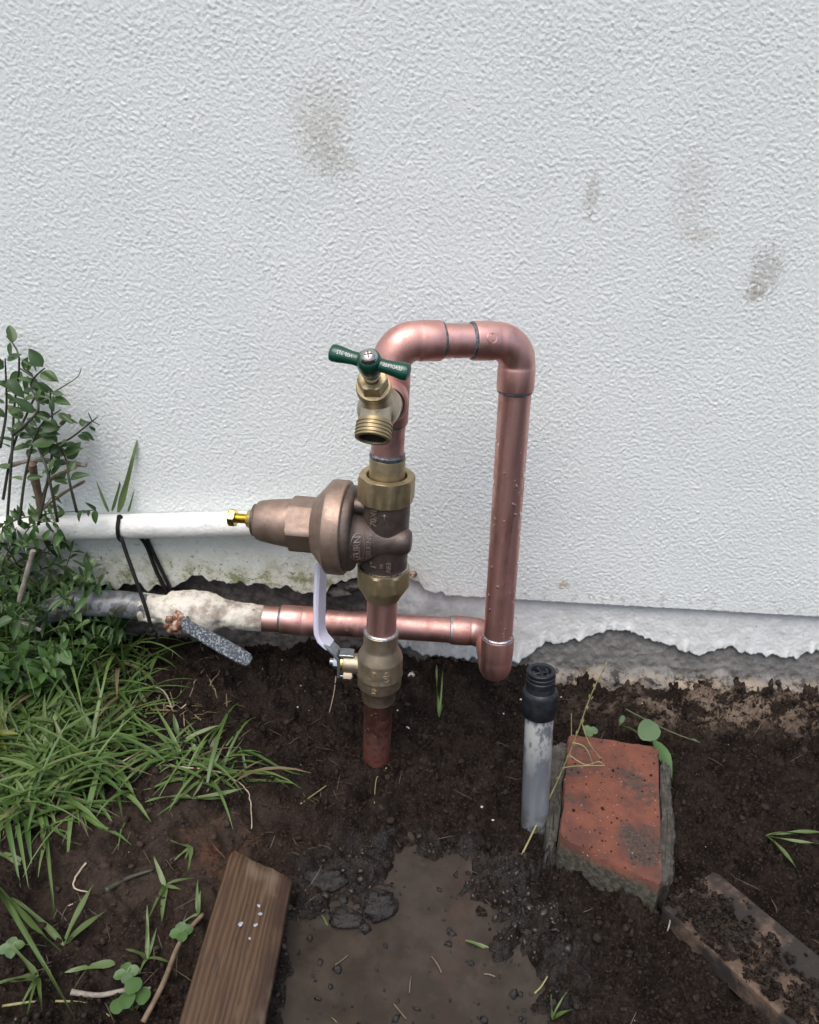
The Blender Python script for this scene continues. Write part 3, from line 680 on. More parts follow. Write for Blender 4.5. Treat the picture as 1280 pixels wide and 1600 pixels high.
# ------------------------------------------------------------------ pressure regulator
prv = thing('pressure_regulator', ax(.206), 'brown bronze pressure regulator with big round flange and bell pointing left', 'regulator')
o = AX0; vz = axd
s = Shape(); s.lathe([(.218, .0205), (.222, .0216), (.300, .0216), (.322, .0214)], ax(0), axd, 64)
hc = ax(.2715) + Vector((0, -.0092, 0)); bx = Vector((-1, .115, -.026)).normalized()
s.lathe([(-.0245, 0), (-.0245, .0065), (-.0240, .0088), (-.0225, .0105), (-.019, .0122), (-.014, .0128), (-.006, .0140), (.006, .0168), (.015, .0202), (.0185, .0216), (.0220, .0228), (.0250, .0245), (.0275, .0275)], hc, bx, 56, cap1=False)
s.lathe([(.0250, .0200), (.0253, .0335), (.0262, .0370), (.0280, .0386), (.0310, .0392), (.0370, .0392)], ax(.2757) , bx, 72)
s.lathe([(.0170, .0066), (.0220, .0066), (.0290, .0070)], ax(.2757) + Vector((0, -.008, .0262)), bx, 20)       # lug on the neck
pb = s.build('regulator_body', BRONZE_DARK, prv, sharp=35)
fo = ax(.2757)
hexr = octf(6, .0222, R(30))
s = Shape(); s.lathe([(.0335, .0380), (.0336, .0415), (.0345, .0428), (.0360, .0432), (.0475, .0432), (.0492, .0428), (.0502, .0416), (.0560, .0345), (.0610, .0290), (.0630, .0268), (.0640, .0240)], fo, bx, 72, cap0=True, cap1=True)
s.lathe([(.0600, .0262), (.0620, .0262), (.0850, .0262), (.0857, .0250), (.0858, .0215)], fo, bx, 72, rf=octf(6, .0226, R(-62)))
s.lathe([(.0840, .0226), (.0855, .0226), (.1020, .0207), (.1130, .0190), (.1170, .0176), (.1190, .0152), (.1194, .0148)], fo, bx, 56)
s.build('bonnet', BRONZE_LIGHT, prv, sharp=28)
s = Shape(); s.lathe([(.1190, .0146), (.1192, .0152), (.1212, .0148), (.1219, .0135), (.1219, 0)], fo, bx, 40); s.build('end_ring', BRONZE_DARK, prv)
ao = fo + Vector((0, 0, .0005))
s = Shape(); s.lathe([(.1216, .0085), (.1220, .0088), (.1263, .0088), (.1271, .0078), (.1271, .004)], ao, bx, 48, rf=octf(6, .0076, .3)); s.build('lock_nut', BRASS_BRIGHT, prv, sharp=28)
s = Shape(); prof = []
for i in range(15): prof += [(.1266 + i * .0008, .0040), (.1270 + i * .0008, .0046)]
s.lathe(prof, ao, bx, 24); s.lathe([(.1385, .0078), (.1389, .0086), (.1437, .0086), (.1447, .0074), (.1447, 0)], ao, bx, 48, rf=octf(6, .0074, .75)); s.build('adjusting_bolt', BRASS_BRIGHT, prv, sharp=28)
# union nuts: eight sides, chamfered
def nut(z0, z1, apo, phase, prof, name='union_nut', mt=BRASS):
    s = Shape(); s.lathe(prof, ax(0), axd, 64, rf=octf(8, apo, phase), cap0=False, cap1=False); return s.build(name, mt, prv, sharp=24)
c8 = .0235
un = nut(.3, .33, c8, R(-12), [(.3085, .0205), (.3080, .0236), (.3092, .0262), (.3285, .0262), (.3312, .0242), (.3316, .0232), (.3316, .0182), (.3306, .0176), (.3240, .0176), (.3240, .0150)])
s = Shape(); s.lathe([(.3180, .0170), (.3240, .0174), (.3246, .0168), (.3250, .0156), (.3470, .0156), (.3482, .0152), (.3484, .0140)], ax(0), axd, 48, cap0=False, cap1=False); s.build('tailpiece', BRASS, prv)
ring(ax(.3490), axd, parent=prv, mt=SOLDER_DARK, r=.0149, wd=.0026, seed=12)
nut(.2, .23, c8, R(14), [(.2400, .0214), (.2398, .0236), (.2378, .0262), (.2225, .0262), (.2180, .0225), (.2100, .0180), (.2066, .0166), (.2060, .0140)])
s = Shape(); s.lathe([(.2385, .0214), (.2404, .0228), (.2412, .0226), (.2416, .0214)], ax(0), axd, 48, cap0=False, cap1=False); s.build('collar', NICKEL, prv)
# cast lettering, reading upwards
def bt(txt, size, z, ang, r=.0217): return text_shape(txt, size, .0012, cyl_map(ax(z), axd, (math.sin(R(ang)), -math.cos(R(ang)), 0), r, 90))
# band that carries the maker's name bulges forward: its letters sit on it
def bandr(xo):      # distance of the band surface in front of the axis, by x offset
    return 0
L1 = bt('70XL', .0088, .2990, -24); L2 = bt("1''", .0078, .2512, -22); L3 = bt('AB3', .0062, .2500, 14); L4 = bt('S4', .0046, .2515, -2)
s = Shape(); am = cyl_map(ax(.2985), axd, (math.sin(R(-3)), -math.cos(R(-3)), 0), .0217, 90)
for a_, b_ in (((-.005, -.001), (.0045, -.001)), ((.0045, -.001), (.0020, .0018)), ((.0045, -.001), (.0020, -.0038))): s.tube([am(*a_, .0002), am(*b_, .0002)], .00035, 6)
# forward surface of the horizontal band at an x offset u from hc along bx
def band_map(u0, rot=90, th0=0):
    bu = Vector((0, -1, 0)); bv_ = bx.cross(bu).normalized(); bu = bv_.cross(bx).normalized(); tt = [-.0245, -.0225, -.019, -.014, -.006, .006, .015, .0185, .0220, .0250]; rr = [.0065, .0105, .0122, .0128, .0140, .0168, .0202, .0216, .0228, .0245]
    up = Vector((0, 0, 1))
    def f(a, b, c):
        t = u0 + b; r_ = float(np.interp(t, tt, rr)); th = a / r_ + th0
        q = hc + bx * t + (bu * math.cos(th) + up * math.sin(th)) * (r_ + c)
        y_c = ax(q.z); dx = q.x - y_c.x                      # stay in front of the vertical barrel too
        if abs(dx) < .0216:
            yb = y_c.y - math.sqrt(max(0, .0216 ** 2 - dx * dx)) - c
            q.y = min(q.y, yb)
        return q
    return f
L5 = text_shape('ZURN', .0084, .0013, band_map(.0200)); L6 = text_shape('WILKINS', .0060, .0013, band_map(.0105))
s2 = Shape(); bm_ = band_map(.0200); s2.tube([bm_(.0135 * math.cos(a * math.pi / 16), .0058 * (abs(math.sin(a * math.pi / 16)) ** .7) * (1 if math.sin(a * math.pi / 16) >= 0 else -1), .0002) for a in range(32)], .00035, 6, closed=True)
merge(L1, L2, L3, L4, s, L5, L6, s2).build('raised_lettering', BRONZE_WORN, pb, sharp=None)

# ------------------------------------------------------------------ hose tap
bib = thing('hose_tap', tc + Vector((0, -.03, 0)), 'brass garden tap with a green tee handle, screwed into the copper loop', 'tap')
Bc = Vector((-.0272, -.2345, .4145)); FL = P(584, 604, -.2505); HB = P(577.5, 566, -.2740); sdir = (HB - FL).normalized(); nd = Vector((-.02, -.72, -.69)).normalized(); Mo = P(582, 686, -.2555)
s = Shape()
s.lathe([(0, .0118), (.012, .0118), (.016, .0135)], tc + Vector((0, -.029, 0)), Bc - (tc + Vector((0, -.029, 0))), 36)
inl = (Bc - tc).normalized()
s.lathe([(-.034, .0115), (-.026, .0150), (-.012, .0158), (0, .0154), (.006, .0140), (.010, .0110), (.0125, .006), (.013, 0)], Bc, inl, 36)
s.lathe([(-.012, .0110), (0, .0116), ((FL - Bc).length - .004, .0118), ((FL - Bc).length - .001, .0118)], Bc, (FL - Bc), 36)
nl = (Mo - Bc).length; nd = (Mo - Bc).normalized(); nd = (nd + Vector((0, .12, -.30))).normalized()
st = Mo - nd * .031
s.lathe([(0, .0090), (.006, .0114), (.017, .0112), (.0185, .0118)], st, nd, 36, cap1=False)
tb = s.build('tap_body', BRASS_SATIN, bib, sharp=40)
s = Shape(); prof = [(.0172, .0100), (.0174, .0122), (.0188, .0124)]
for i in range(4): z_ = .0192 + i * .0027; prof += [(z_, .0123), (z_ + .0006, .0132), (z_ + .0013, .0132), (z_ + .0019, .0123)]
prof += [(.0300, .0124), (.0308, .0128), (.0312, .0124), (.0312, .0102), (.0300, .0098)]
s.lathe(prof, st, nd, 48, cap0=False, cap1=False); s.build('outlet_thread', BRASS, bib, sharp=50)
s = Shape(); s.lathe([(.0305, .0099), (.0230, .0096), (.0215, .0092), (.0212, 0)], st, nd, 36, cap0=False); s.build('outlet_bore', DARK, bib)
fl = (FL - Bc).normalized(); h = (HB - FL).length
s = Shape(); s.lathe([(-.0050, .0105), (-.0048, .0122), (-.0035, .0126), (-.0022, .0122), (-.0018, .0116), (-.0008, .0120), (.0004, .0124), (.0015, .0120), (.0022, .0100)], FL, sdir, 48)
s.lathe([(.0018, .0108), (.0030, .0112), (.0100, .0112), (.0122, .0100), (.0126, .0090), (.0126, .0058), (.0116, .0054)], FL, sdir, 48, rf=octf(6, .0093, R(0)), ref=(1, 0, 0)); s.build('bonnet_nut', BRASS, bib, sharp=26)
s = Shape(); s.lathe([(.0080, .0052), (.0150, .0052), (.0158, .0042), (.0230, .0042)], FL, sdir, 24); s.build('stem', BRASS_SATIN, bib)
hdv = (Vector((1, -.22, -.155)) - sdir * Vector((1, -.22, -.155)).dot(sdir)).normalized(); hn = sdir.cross(hdv).normalized()
s = Shape(); s.lathe([(-.0125, .0040), (-.0124, .0060), (-.0115, .0070), (-.004, .0084), (.001, .0084), (.0045, .0078), (.0062, .0066), (.0068, .0054), (.0070, 0)], HB, sdir, 36)
for sg in (-1, 1):
    dd = hdv * sg
    s.tube([HB + dd * q for q in (.003, .007, .011, .016, .021, .0248, .0268, .0278, .0281)], [.0052, .0046, .0043, .0048, .0055, .0057, .0050, .0030, 0], 20, flat=(.92, 1.08), up=sdir)
hobj = s.build('handle', GREEN, bib, sharp=40)
s = Shape(); s.lathe([(.0064, .0058), (.0068, .0060), (.0078, .0056), (.0094, .0042), (.0102, .0022), (.0104, 0)], HB, sdir, 32); hs = s.build('screw', NICKEL, hobj)
s = Shape()
for a_ in (R(25), R(115)): s.box(HB + sdir * .0101, (.0050, .0009, .0010), Matrix((hdv * math.cos(a_) + hn * math.sin(a_), hn * math.cos(a_) - hdv * math.sin(a_), sdir)).transposed(), .0002)
s.build('screw_slot', DARK, hs)
def hmap(c, r0, flip):
    def f(a, b, cc):
        xx = c + (-a); th = -b / r0                      # lettering reads upside down from the front
        rr = float(np.interp(abs(xx), (.003, .007, .011, .016, .021, .0248), (.0052, .0046, .0043, .0048, .0055, .0057))) + .00008 + cc
        ang = th + R(14)
        return HB + hdv * xx + (sdir * math.cos(ang) * .93 - hn * math.sin(ang) * 1.08 * (1 if True else -1)) * rr
    return f
sgn = 1 if hn.y > 0 else -1
for tx_, c_ in (('NSF 372', -.0165), ('LEADFREE', .0165)): text_shape(tx_, .0030, .0002, hmap(c_, .0046, 1)).build('printed_lettering', WHITE_INK, hobj, sharp=None)

# ------------------------------------------------------------------ white pipe on the wall, black cord, old valve
A0, A1 = P(80, 825, -.0165), P(400, 818, -.0165); pd = (A1 - A0).normalized()
wp = thing('white_pipe', A0, 'white painted plastic pipe running level along the stucco wall above the weeds', 'pipe')
pe = A0 + pd * .345
s = Shape(); s.tube([A0 - pd * .45] + [A0 + pd * q for q in np.linspace(0, .33, 12)], [.0137 + .0001 * math.sin(i * 2.3) for i in range(13)], 32); s.build('pipe', PVC_WHITE, wp)
s = Shape(); elbow(s, A0 + pd * .352, -pd, Vector((0, 1, 0)), .012, .018, .0155); s.build('elbow', PVC_WHITE, wp)

ov = thing('old_valve', P(300, 955, -.034), 'old shut-off valve caked in flaking white paint, low against the wall with a rusty stem', 'valve')
c0, c1 = P(190, 946, -.033), P(412, 966, -.030); vd = (c1 - c0); VL = vd.length; vd.normalize()
prof = [(412, .0140), (409, .0152), (380, .0152), (356, .0158), (352, .0166), (345, .0178), (334, .0225), (322, .0240), (305, .0238), (292, .0238), (278, .0232), (268, .0216), (263, .0205), (261, .0172), (255, .0160), (235, .0156), (221, .0155)]
s = Shape(); nr = 70; pxs = np.linspace(412, 221, nr); rr = np.interp(-pxs, [-a for a, _ in prof], [b for _, b in prof])
tt = [(q - 190) / 222 * VL for q in pxs]
lump = fft_noise(64, 2, 9, 77); lump2 = fft_noise(64, 8, 24, 78)
rings = []
uu, vv = perp(vd)
for i in range(nr):
    rings.append([c0 + vd * tt[i] + (uu * math.cos(2 * math.pi * kk / 48) + vv * math.sin(2 * math.pi * kk / 48)) * (rr[i] + (.0006 * lump[int(i * .9) % 64, int(kk * 64 / 48) % 64] + .00035 * lump2[int(i * .9) % 64, int(kk * 64 / 48) % 64]) * (1 if rr[i] > .0153 else .4)) for kk in range(48)])
s._rings(rings); s.build('valve_body', FLAKY, ov, sharp=50)
s = Shape(); s.tube([P(232, 949, -.033), P(190, 944, -.033), P(120, 942, -.033), P(60, 960, -.033), P(40, 1020, -.033)], [.0150, .0150, .0148, .0148, .0148], 28); s.build('pipe', PVC_GREY, ov)
sb = P(283, 965, -.050)
s = Shape(); s.lathe([(0, .0115), (.008, .0105), (.010, .0085), (.016, .0078), (.017, .0050), (.026, .0044), (.0275, .002)], sb + Vector((0, .008, .002)), P(268, 992, -.075) - sb, 20, rf=lambda th, t, r: r * (1 + .12 * math.sin(5 * th + t * 900)))
for i in range(7): s.sphere(sb + Vector((random.uniform(-.012, .008), random.uniform(-.022, -.006), random.uniform(-.014, .008))), random.uniform(.0025, .0045), 5, 7, noise=.3)
s.build('stem_nut', RUST, ov, sharp=50)
s = Shape(); l0, l1 = P(292, 978, -.066), P(392, 1034, -.092)
l0b = l0 + Vector((-.004, .006, .006)); s.ribbon([l0b, l0, l0.lerp(l1, .25), l0.lerp(l1, .55), l0.lerp(l1, .85), l0.lerp(l1, .96), l1], (.25, .50, .83), [.010, .013, .0150, .0160, .0160, .0140, .008], [.004, .004, .0042, .0045, .0048, .0042, .003], .0013); s.build('lever', SPECKLED, ov)

cord = thing('black_cord', P(238, 985, -.062), 'black cord looped over the white pipe and tied down around the old painted valve', 'cord')
def over(off):
    a = A0 + pd * ((P(190, 800, -.0165).x + off) - A0.x); r_ = .0155; out = []
    for t in np.linspace(-100, 95, 9): out.append(a + Vector((.0012 * t / 90, 0, 0)) + Vector((0, -math.cos(R(t + 0)) * r_, math.sin(R(t)) * r_)) if False else a + Vector((0, -math.cos(R(t)) * r_, math.sin(R(t)) * r_)))
    return out
def smooth_path(pts, sub=5):
    pts = [Vector(p) for p in pts]; out = []
    for i in range(len(pts) - 1):
        p0, p1, p2, p3 = pts[max(i - 1, 0)], pts[i], pts[i + 1], pts[min(i + 2, len(pts) - 1)]
        for k_ in range(sub):
            t = k_ / sub; out.append(.5 * ((2 * p1) + (p2 - p0) * t + (2 * p0 - 5 * p1 + 4 * p2 - p3) * t * t + (3 * p1 - p0 - 3 * p2 + p3) * t ** 3))
    out.append(pts[-1]); return out
ar = over(.0)
front = [P(238, 988, -.060), P(228, 950, -.058), P(212, 905, -.048), P(198, 866, -.038), P(190, 842, -.034)]
top = [ar[k_] for k_ in (2, 3, 4, 5, 6, 7)]
back = [P(226, 848, -.003), P(243, 890, -.004), P(261, 928, -.006), P(262, 950, -.012)]
s = Shape(); s.tube(smooth_path(front + top + [ar[7] + Vector((.006, .002, -.012))] + back), .0021, 10); s.build('strand', CORD_BLACK, cord)
s = Shape(); s.tube(smooth_path([P(224, 826, -.003), P(234, 852, -.004), P(252, 890, -.005), P(268, 926, -.006), P(266, 950, -.012)]), .0020, 10); s.build('strand', CORD_BLACK, cord)
s = Shape(); s.sphere(P(240, 990, -.060), .0045, 6, 10, (1, 1, .9)); s.sphere(P(236, 984, -.062), .0035, 6, 10); s.tube(smooth_path([P(240, 990, -.06), P(247, 1000, -.058), P(243, 1006, -.055)]), .0017, 8); s.build('knot', CORD_BLACK, cord)

# ------------------------------------------------------------------ grey riser
g0 = Vector((.1372, -.2180, -.03)); g1 = P(843, 1113, -.2120); gd = (g1 - Vector((.1367, -.2178, .0))).normalized(); g0 = g1 - gd * (g1.z + .03) / gd.z
gr = thing('sprinkler_riser', g1 - gd * (g1.z / gd.z), 'upright grey plastic pipe stub with a black threaded cap, standing in the soil', 'riser')
s = Shape(); s.tube([g0, g1 + gd * .004], .0128, 32); s.build('pipe', PVC_GREY, gr)
s = Shape(); s.lathe([(-.001, .0130), (-.0005, .0154), (.001, .0160), (.012, .0160), (.0205, .0158), (.0235, .0148), (.0250, .0130), (.0300, .0126)], g1, gd, 40, rf=lambda th, t, r: r + (.0004 * (1 if math.sin(12 * th) > .3 else 0) if .002 < t < .016 else 0), cap0=False, cap1=False)
s.build('coupling', BLACK_PLASTIC, gr)
s = Shape(); s.lathe([(t_ + .0095, r_) for t_, r_ in ((.0190, .0120), (.0200, .0126), (.0255, .0126), (.0262, .0118), (.0272, .0118), (.0280, .0128), (.0298, .0128), (.0303, .0121), (.0312, .0121), (.0320, .0127), (.0338, .0127), (.0345, .0120), (.0345, .0090), (.0338, .0086), (.0290, .0086), (.0290, 0))], g1, gd, 40, cap0=False)
cap = s.build('cap', BLACK_PLASTIC, gr)
gu, gv = perp(gd); s = Shape()
for i in range(5):
    a_ = i * 2 * math.pi / 5 + .3; c_ = g1 + gd * .0412 + (gu * math.cos(a_) + gv * math.sin(a_)) * .0066
    s.sphere(c_, .0017, 6, 8)
for a_ in (.2, .2 + math.pi / 2): s.box(g1 + gd * .0402, (.0150, .0020, .0030), Matrix((gu * math.cos(a_) + gv * math.sin(a_), gv * math.cos(a_) - gu * math.sin(a_), gd)).transposed(), .0004)
s.build('rib', BLACK_PLASTIC, cap)

# ------------------------------------------------------------------ brick with mortar
def solid(top, bot, sub=10, jit=.0008, bev=.003, seed=0):
    """lumpy block from matching top and bottom outlines"""
    g_ = random.Random(seed); S = Shape(); n_ = len(top)
    def dense(poly):
        out = []
        for i in range(len(poly)):
            a, b = Vector(poly[i]), Vector(poly[(i + 1) % len(poly)])
            for k_ in range(sub): out.append(a.lerp(b, (k_ + .5) / sub))
        return out
    T_, B_ = dense(top), dense(bot); ct = sum(T_, Vector()) / len(T_); cb = sum(B_, Vector()) / len(B_)
    def jj(v, q=1): return v + Vector((g_.uniform(-1, 1), g_.uniform(-1, 1), g_.uniform(-1, 1))) * jit * q
    L_ = (ct - cb).length; rings = [[jj(b) for b in B_]]
    for t in (.25, .5, .75, 1 - bev / L_): rings.append([jj(b.lerp(t_, t)) for b, t_ in zip(B_, T_)])
    for q in (bev * .45, bev * 1.3): rings.append([jj(t_ + (ct - t_).normalized() * q, .5) for t_ in T_])
    for q in (.75, .5, .25): rings.append([jj(ct + (t_ - ct) * q, .35) for t_ in T_])
    rings.append(ct); S._rings(rings, cap0=True); return S
bc = Vector((.2075, -.205, 0))
def BT(px, py, z): p = G(px, py, z); return p
tops = [BT(889, 1146, .034), BT(1029, 1167, .033), BT(1036, 1387, .033), BT(875, 1308, .036)]
tops = tops[::-1]
def drop(v, dz, dx=0, dy=0): return v + Vector((dx, dy, -dz))
bots = [drop(v, .060) for v in tops]
br = thing('broken_brick', (bc.x, bc.y, 0), 'broken red brick with grey mortar on its sides, half sunk in dark soil', 'brick')
solid(tops, bots, 16, .0011, .0024, 3).build('brick_body', BRICK, br, sharp=40)
e1 = (tops[3] - tops[2]); 
bl, brr, tr_, tl = tops[0], tops[1], tops[2], tops[3]
# mortar: left slab and right slab (lower than the face)
mtop = [BT(852, 1330, .022), bl + Vector((-.0006, .006, -.012)), tl + Vector((-.0006, -.004, -.006)), BT(862, 1165, .028)]
solid(mtop, [drop(v, .05) for v in mtop], 12, .0024, .004, 5).build('mortar', MORTAR, br, sharp=60)
mtop = [brr + Vector((.0008, .012, -.008)), BT(1051, 1372, .022), BT(1054, 1300, .026), BT(1049, 1200, .024), BT(1036, 1186, .028), tr_ + Vector((.0008, -.012, -.006))]
solid(mtop, [drop(v, .05) for v in mtop], 8, .0028, .004, 6).build('mortar', MORTAR, br, sharp=60)

# ------------------------------------------------------------------ timber
def beam(name, label, far, near, width, hgt, mt, tilt=0, bev=.003, up=(0, 0, 1), skew=0):
    """board lying on the ground: far and near end of its top centre line"""
    far, near = Vector(far), Vector(near); ya = (far - near).normalized(); up = Vector(up); xa = ya.cross(up).normalized(); za = xa.cross(ya)
    M3 = Matrix((xa, ya, za)).transposed(); M3 = M3 @ Matrix.Rotation(tilt, 3, 'Y'); L_ = (far - near).length
    o = thing(name, near.lerp(far, .5) - za * hgt / 2, label, 'board'); g_ = random.Random(4)
    S = Shape(); n_ = 30
    prof = []
    for sx_, sz_ in ((1, 1), (-1, 1), (-1, -1), (1, -1)):
        cx, cz = sx_ * (width / 2 - bev), sz_ * (hgt / 2 - bev); a0 = {(1, 1): 0, (-1, 1): 90, (-1, -1): 180, (1, -1): 270}[(sx_, sz_)]
        for q in (0, 45, 90): prof.append((cx + bev * math.cos(R(a0 + q)), cz + bev * math.sin(R(a0 + q))))
    def dens(pr):
        out = []
        for i in range(len(pr)):
            a, b = Vector(pr[i]), Vector(pr[(i + 1) % len(pr)]); k_ = max(1, int((b - a).length / .004))
            for q in range(k_): out.append(a.lerp(b, q / k_))
        return out
    pr = dens(prof); rough = [g_.uniform(-.0004, .0004) for _ in pr]
    rings = []
    for i in range(n_ + 1):
        y_ = -L_ / 2 + L_ * i / n_; e = 0; sk_ = skew * (i / n_) ** 6
        if i in (0, n_): e = .0012
        rings.append([Vector((p.x * (1 - e / width * 2) + rough[k_] + g_.uniform(-1, 1) * .00015, y_ - sk_ * p.x + (g_.uniform(-1, 1) * .0008 if i in (0, n_) else 0), p.y * (1 - e / hgt * 2) + g_.uniform(-1, 1) * .00015)) for k_, p in enumerate(pr)])
    S._rings(rings)
    me = bpy.data.meshes.new('board'); me.from_pydata([tuple(v) for v in S.v], [], S.f); me.polygons.foreach_set('use_smooth', np.ones(len(me.polygons), bool)); me.set_sharp_from_angle(angle=R(40))
    ob = link_mesh('board', me, mt, o); ob.rotation_euler = M3.to_euler()
    return o, ob, M3
wf_, wn_ = G(404, 1348, .034), G(330, 1640, .042)
beam('lumber_offcut', 'wet brown lumber offcut with reddish grain and pale flecks, lying at the puddle edge', wf_, wn_, .058, .036, WOOD, tilt=R(10), skew=.30)
pf, pn = G(1078, 1386, .021), G(1330, 1604, .028)
pl_o, pl_b, pM = beam('plank', 'dark weathered plank half buried under loose soil right of the brick', pf, pn, .068, .020, PLANK, tilt=R(-3), bev=.002)

# ------------------------------------------------------------------ soil crumbs: loose grains and clods, nobody could count them
phi = (1 + 5 ** .5) / 2
IV = np.array([(-1, phi, 0), (1, phi, 0), (-1, -phi, 0), (1, -phi, 0), (0, -1, phi), (0, 1, phi), (0, -1, -phi), (0, 1, -phi), (phi, 0, -1), (phi, 0, 1), (-phi, 0, -1), (-phi, 0, 1)]) / math.sqrt(1 + phi * phi)
IF = np.array([(0, 11, 5), (0, 5, 1), (0, 1, 7), (0, 7, 10), (0, 10, 11), (1, 5, 9), (5, 11, 4), (11, 10, 2), (10, 7, 6), (7, 1, 8), (3, 9, 4), (3, 4, 2), (3, 2, 6), (3, 6, 8), (3, 8, 9), (4, 9, 5), (2, 4, 11), (6, 2, 10), (8, 6, 7), (9, 8, 1)])
def crumbs(name, pts, sizes, mt, parent=None):
    n_ = len(pts); J = 1 + rng.uniform(-.42, .42, (n_, 12, 1)); sc = rng.uniform(.55, 1.3, (n_, 1, 3))
    a = rng.uniform(0, 6.283, n_); ca, sa = np.cos(a)[:, None], np.sin(a)[:, None]
    V = IV[None] * J * sc * np.asarray(sizes)[:, None, None]
    Xr = V[:, :, 0] * ca - V[:, :, 1] * sa; Yr = V[:, :, 0] * sa + V[:, :, 1] * ca
    V = np.stack([Xr, Yr, V[:, :, 2]], -1) + np.asarray(pts)[:, None, :]
    Fc = (IF[None] + (np.arange(n_) * 12)[:, None, None]).reshape(-1, 3)
    o = link_mesh(name, fast_mesh(name, V.reshape(-1, 3) - np.array(wloc(parent) if parent else (0, 0, 0)), Fc, False), mt, parent); return tag(o, kind='stuff')
NC = 34000
cx = rng.uniform(-.50, .56, NC); cy = rng.uniform(-.46, -.002, NC); cz = ground_h(cx, cy); sd_ = poly_sd(cx, cy, PUD)
ok = (cz > WATER_Z + .001) & ~((np.abs(cx + .21) < .10) & (np.abs(cy + .27) < .06) & (rng.random(NC) < .6)) & ~((cx < -.25) & (rng.random(NC) < .5))
cx, cy, cz = cx[ok], cy[ok], cz[ok]; sz = .0005 + .00075 * rng.pareto(2.4, len(cx)); sz = np.where(sz > .0048, .001, sz)
crumbs('soil_crumbs', np.stack([cx, cy, cz + sz * .25], -1), sz, CRUMB)
# soil lying on the plank: heaped grains
g_ = np.random.default_rng(3); nn_ = 5200; Lp = (pf - pn).length
u_ = g_.uniform(-.034, .034, nn_); v_ = g_.uniform(-.5, .5, nn_) * Lp
cov = sample(n_big, .5, u_ * 2.2, v_ + .2) + 1.5 * sstep(.03, -.12 * 0, np.abs(v_ - .22 * Lp)) * 0 + .9 * sstep(-.1, .45, v_ / Lp) + .6 * sstep(.010, -.02, u_) - 2.4 * sstep(.006, .018, u_) - 1.5 * sstep(-.024, -.032, u_) + .25
kp = cov > .0; u_, v_, cov = u_[kp], v_[kp], cov[kp]; sz = np.minimum(.0007 + .0006 * g_.pareto(2.6, len(u_)), .0026)
ctr = pl_o.location
base = np.array([tuple(ctr + pM @ Vector((a, b, .0100 + c * .8 + min(.006, max(0, q) * .003)))) for a, b, c, q in zip(u_, v_, sz, cov)])
crumbs('soil_on_plank', base, sz, CRUMB)
# a few crumbs on the brick face and the lumber
g_ = random.Random(8); pts = []; ss = []
for _ in range(90):
    a, b = g_.random(), g_.random(); p = bl.lerp(brr, a).lerp(tl.lerp(tr_, a), b)
    q = min(.0018, .0003 + .0003 * g_.paretovariate(2.4)); pts.append(tuple(p + Vector((0, 0, q * .5)))); ss.append(q)
crumbs('soil_on_brick', np.array(pts), np.array(ss), CRUMB)

# mud lumps standing in the puddle
for i, (px, py, r_, sc_, lab) in enumerate(((503, 1377, .016, (1.35, .75, .55), 'flat dark wet lump of mud at the upper left edge of the puddle'), (590, 1416, .0145, (1.05, 1.0, .75), 'rounded shiny dark lump of mud standing in the muddy water'), (540, 1436, .0120, (1.2, .8, .5), 'low wet lump of mud between the two bigger ones in the puddle'))):
    c_ = G(px, py, WATER_Z + .002); s = Shape(); g2 = random.Random(i); n_, sg_ = 20, 36; rings = []; ln = fft_noise(64, 3, 20, 40 + i)
    for a in range(n_ + 1):
        ph = math.pi * a / n_
        if a in (0, n_): rings.append(c_ + Vector((0, 0, -math.cos(ph) * sc_[2] * r_))); continue
        rings.append([c_ + Vector((math.sin(ph) * math.cos(t) * sc_[0], math.sin(ph) * math.sin(t) * sc_[1], -math.cos(ph) * sc_[2])) * r_ * (1 + .12 * math.sin(3 * t + i) + .10 * math.sin(5 * ph + 2 * t + i) + .07 * ln[int(t * 10.18) % 64, int(ph * 14) % 64]) for t in [2 * math.pi * k_ / sg_ for k_ in range(sg_)]])
    s._rings(rings); tag(s.build('mud_lump', MUD, loc=c_, sharp=None), lab, 'mud lump', 'mud lumps in the puddle')
# small clots breaking the water surface
g3 = np.random.default_rng(12); nb = 260; bx_ = g3.uniform(-.09, .12, nb); by_ = g3.uniform(-.46, -.25, nb); sd_ = poly_sd(bx_, by_, PUD); edge_p = np.exp(-np.abs(sd_) / .014) + .18 + .35 * (by_ < -.36)
kp = (sd_ < .004) & (g3.random(nb) < edge_p); sz = np.minimum(.0012 + .0012 * g3.pareto(2.2, nb), .005)[kp]
o = crumbs('mud_clots', np.stack([bx_[kp], by_[kp], np.full(kp.sum(), WATER_Z) + sz * .1], -1), sz, MUD)

# white chips
def chip(px, py, r_, lab, mt=CHIP, grp='white plaster chips', z=None, name='plaster_chip', cat='chip', sc=(1, .8, .55)):
    c_ = GG(px, py, r_ * .3) if z is None else G(px, py, z); s = Shape(); s.sphere(c_, r_, 5, 7, sc, Matrix.Rotation(random.uniform(0, 6), 3, 'Z'), .28)
    return tag(s.build(name, mt, loc=c_, sharp=20), lab, cat, grp)
chip(643, 1070, .0052, 'largest white plaster chip, lying on the soil right of the ball valve')
chip(638, 1098, .0032, 'small white plaster chip on the soil below the largest one, near the copper stub')
for px, py, r_ in ((640, 1113, .0014), (622, 1103, .0012), (815, 1091, .0020), (876, 1092, .0018), (855, 1140, .0016), (655, 1142, .0013), (753, 1262, .0014), (770, 1283, .0014), (790, 1090, .0012), (625, 1064, .0012), (465, 1066, .0013), (470, 1046, .0011), (1150, 1140, .0012), (1005, 1095, .0012), (150, 1043, .0014)):
    chip(px, py, r_, 'tiny pale chip scattered on the dark soil', name='soil_chip', grp='tiny pale chips on the soil')
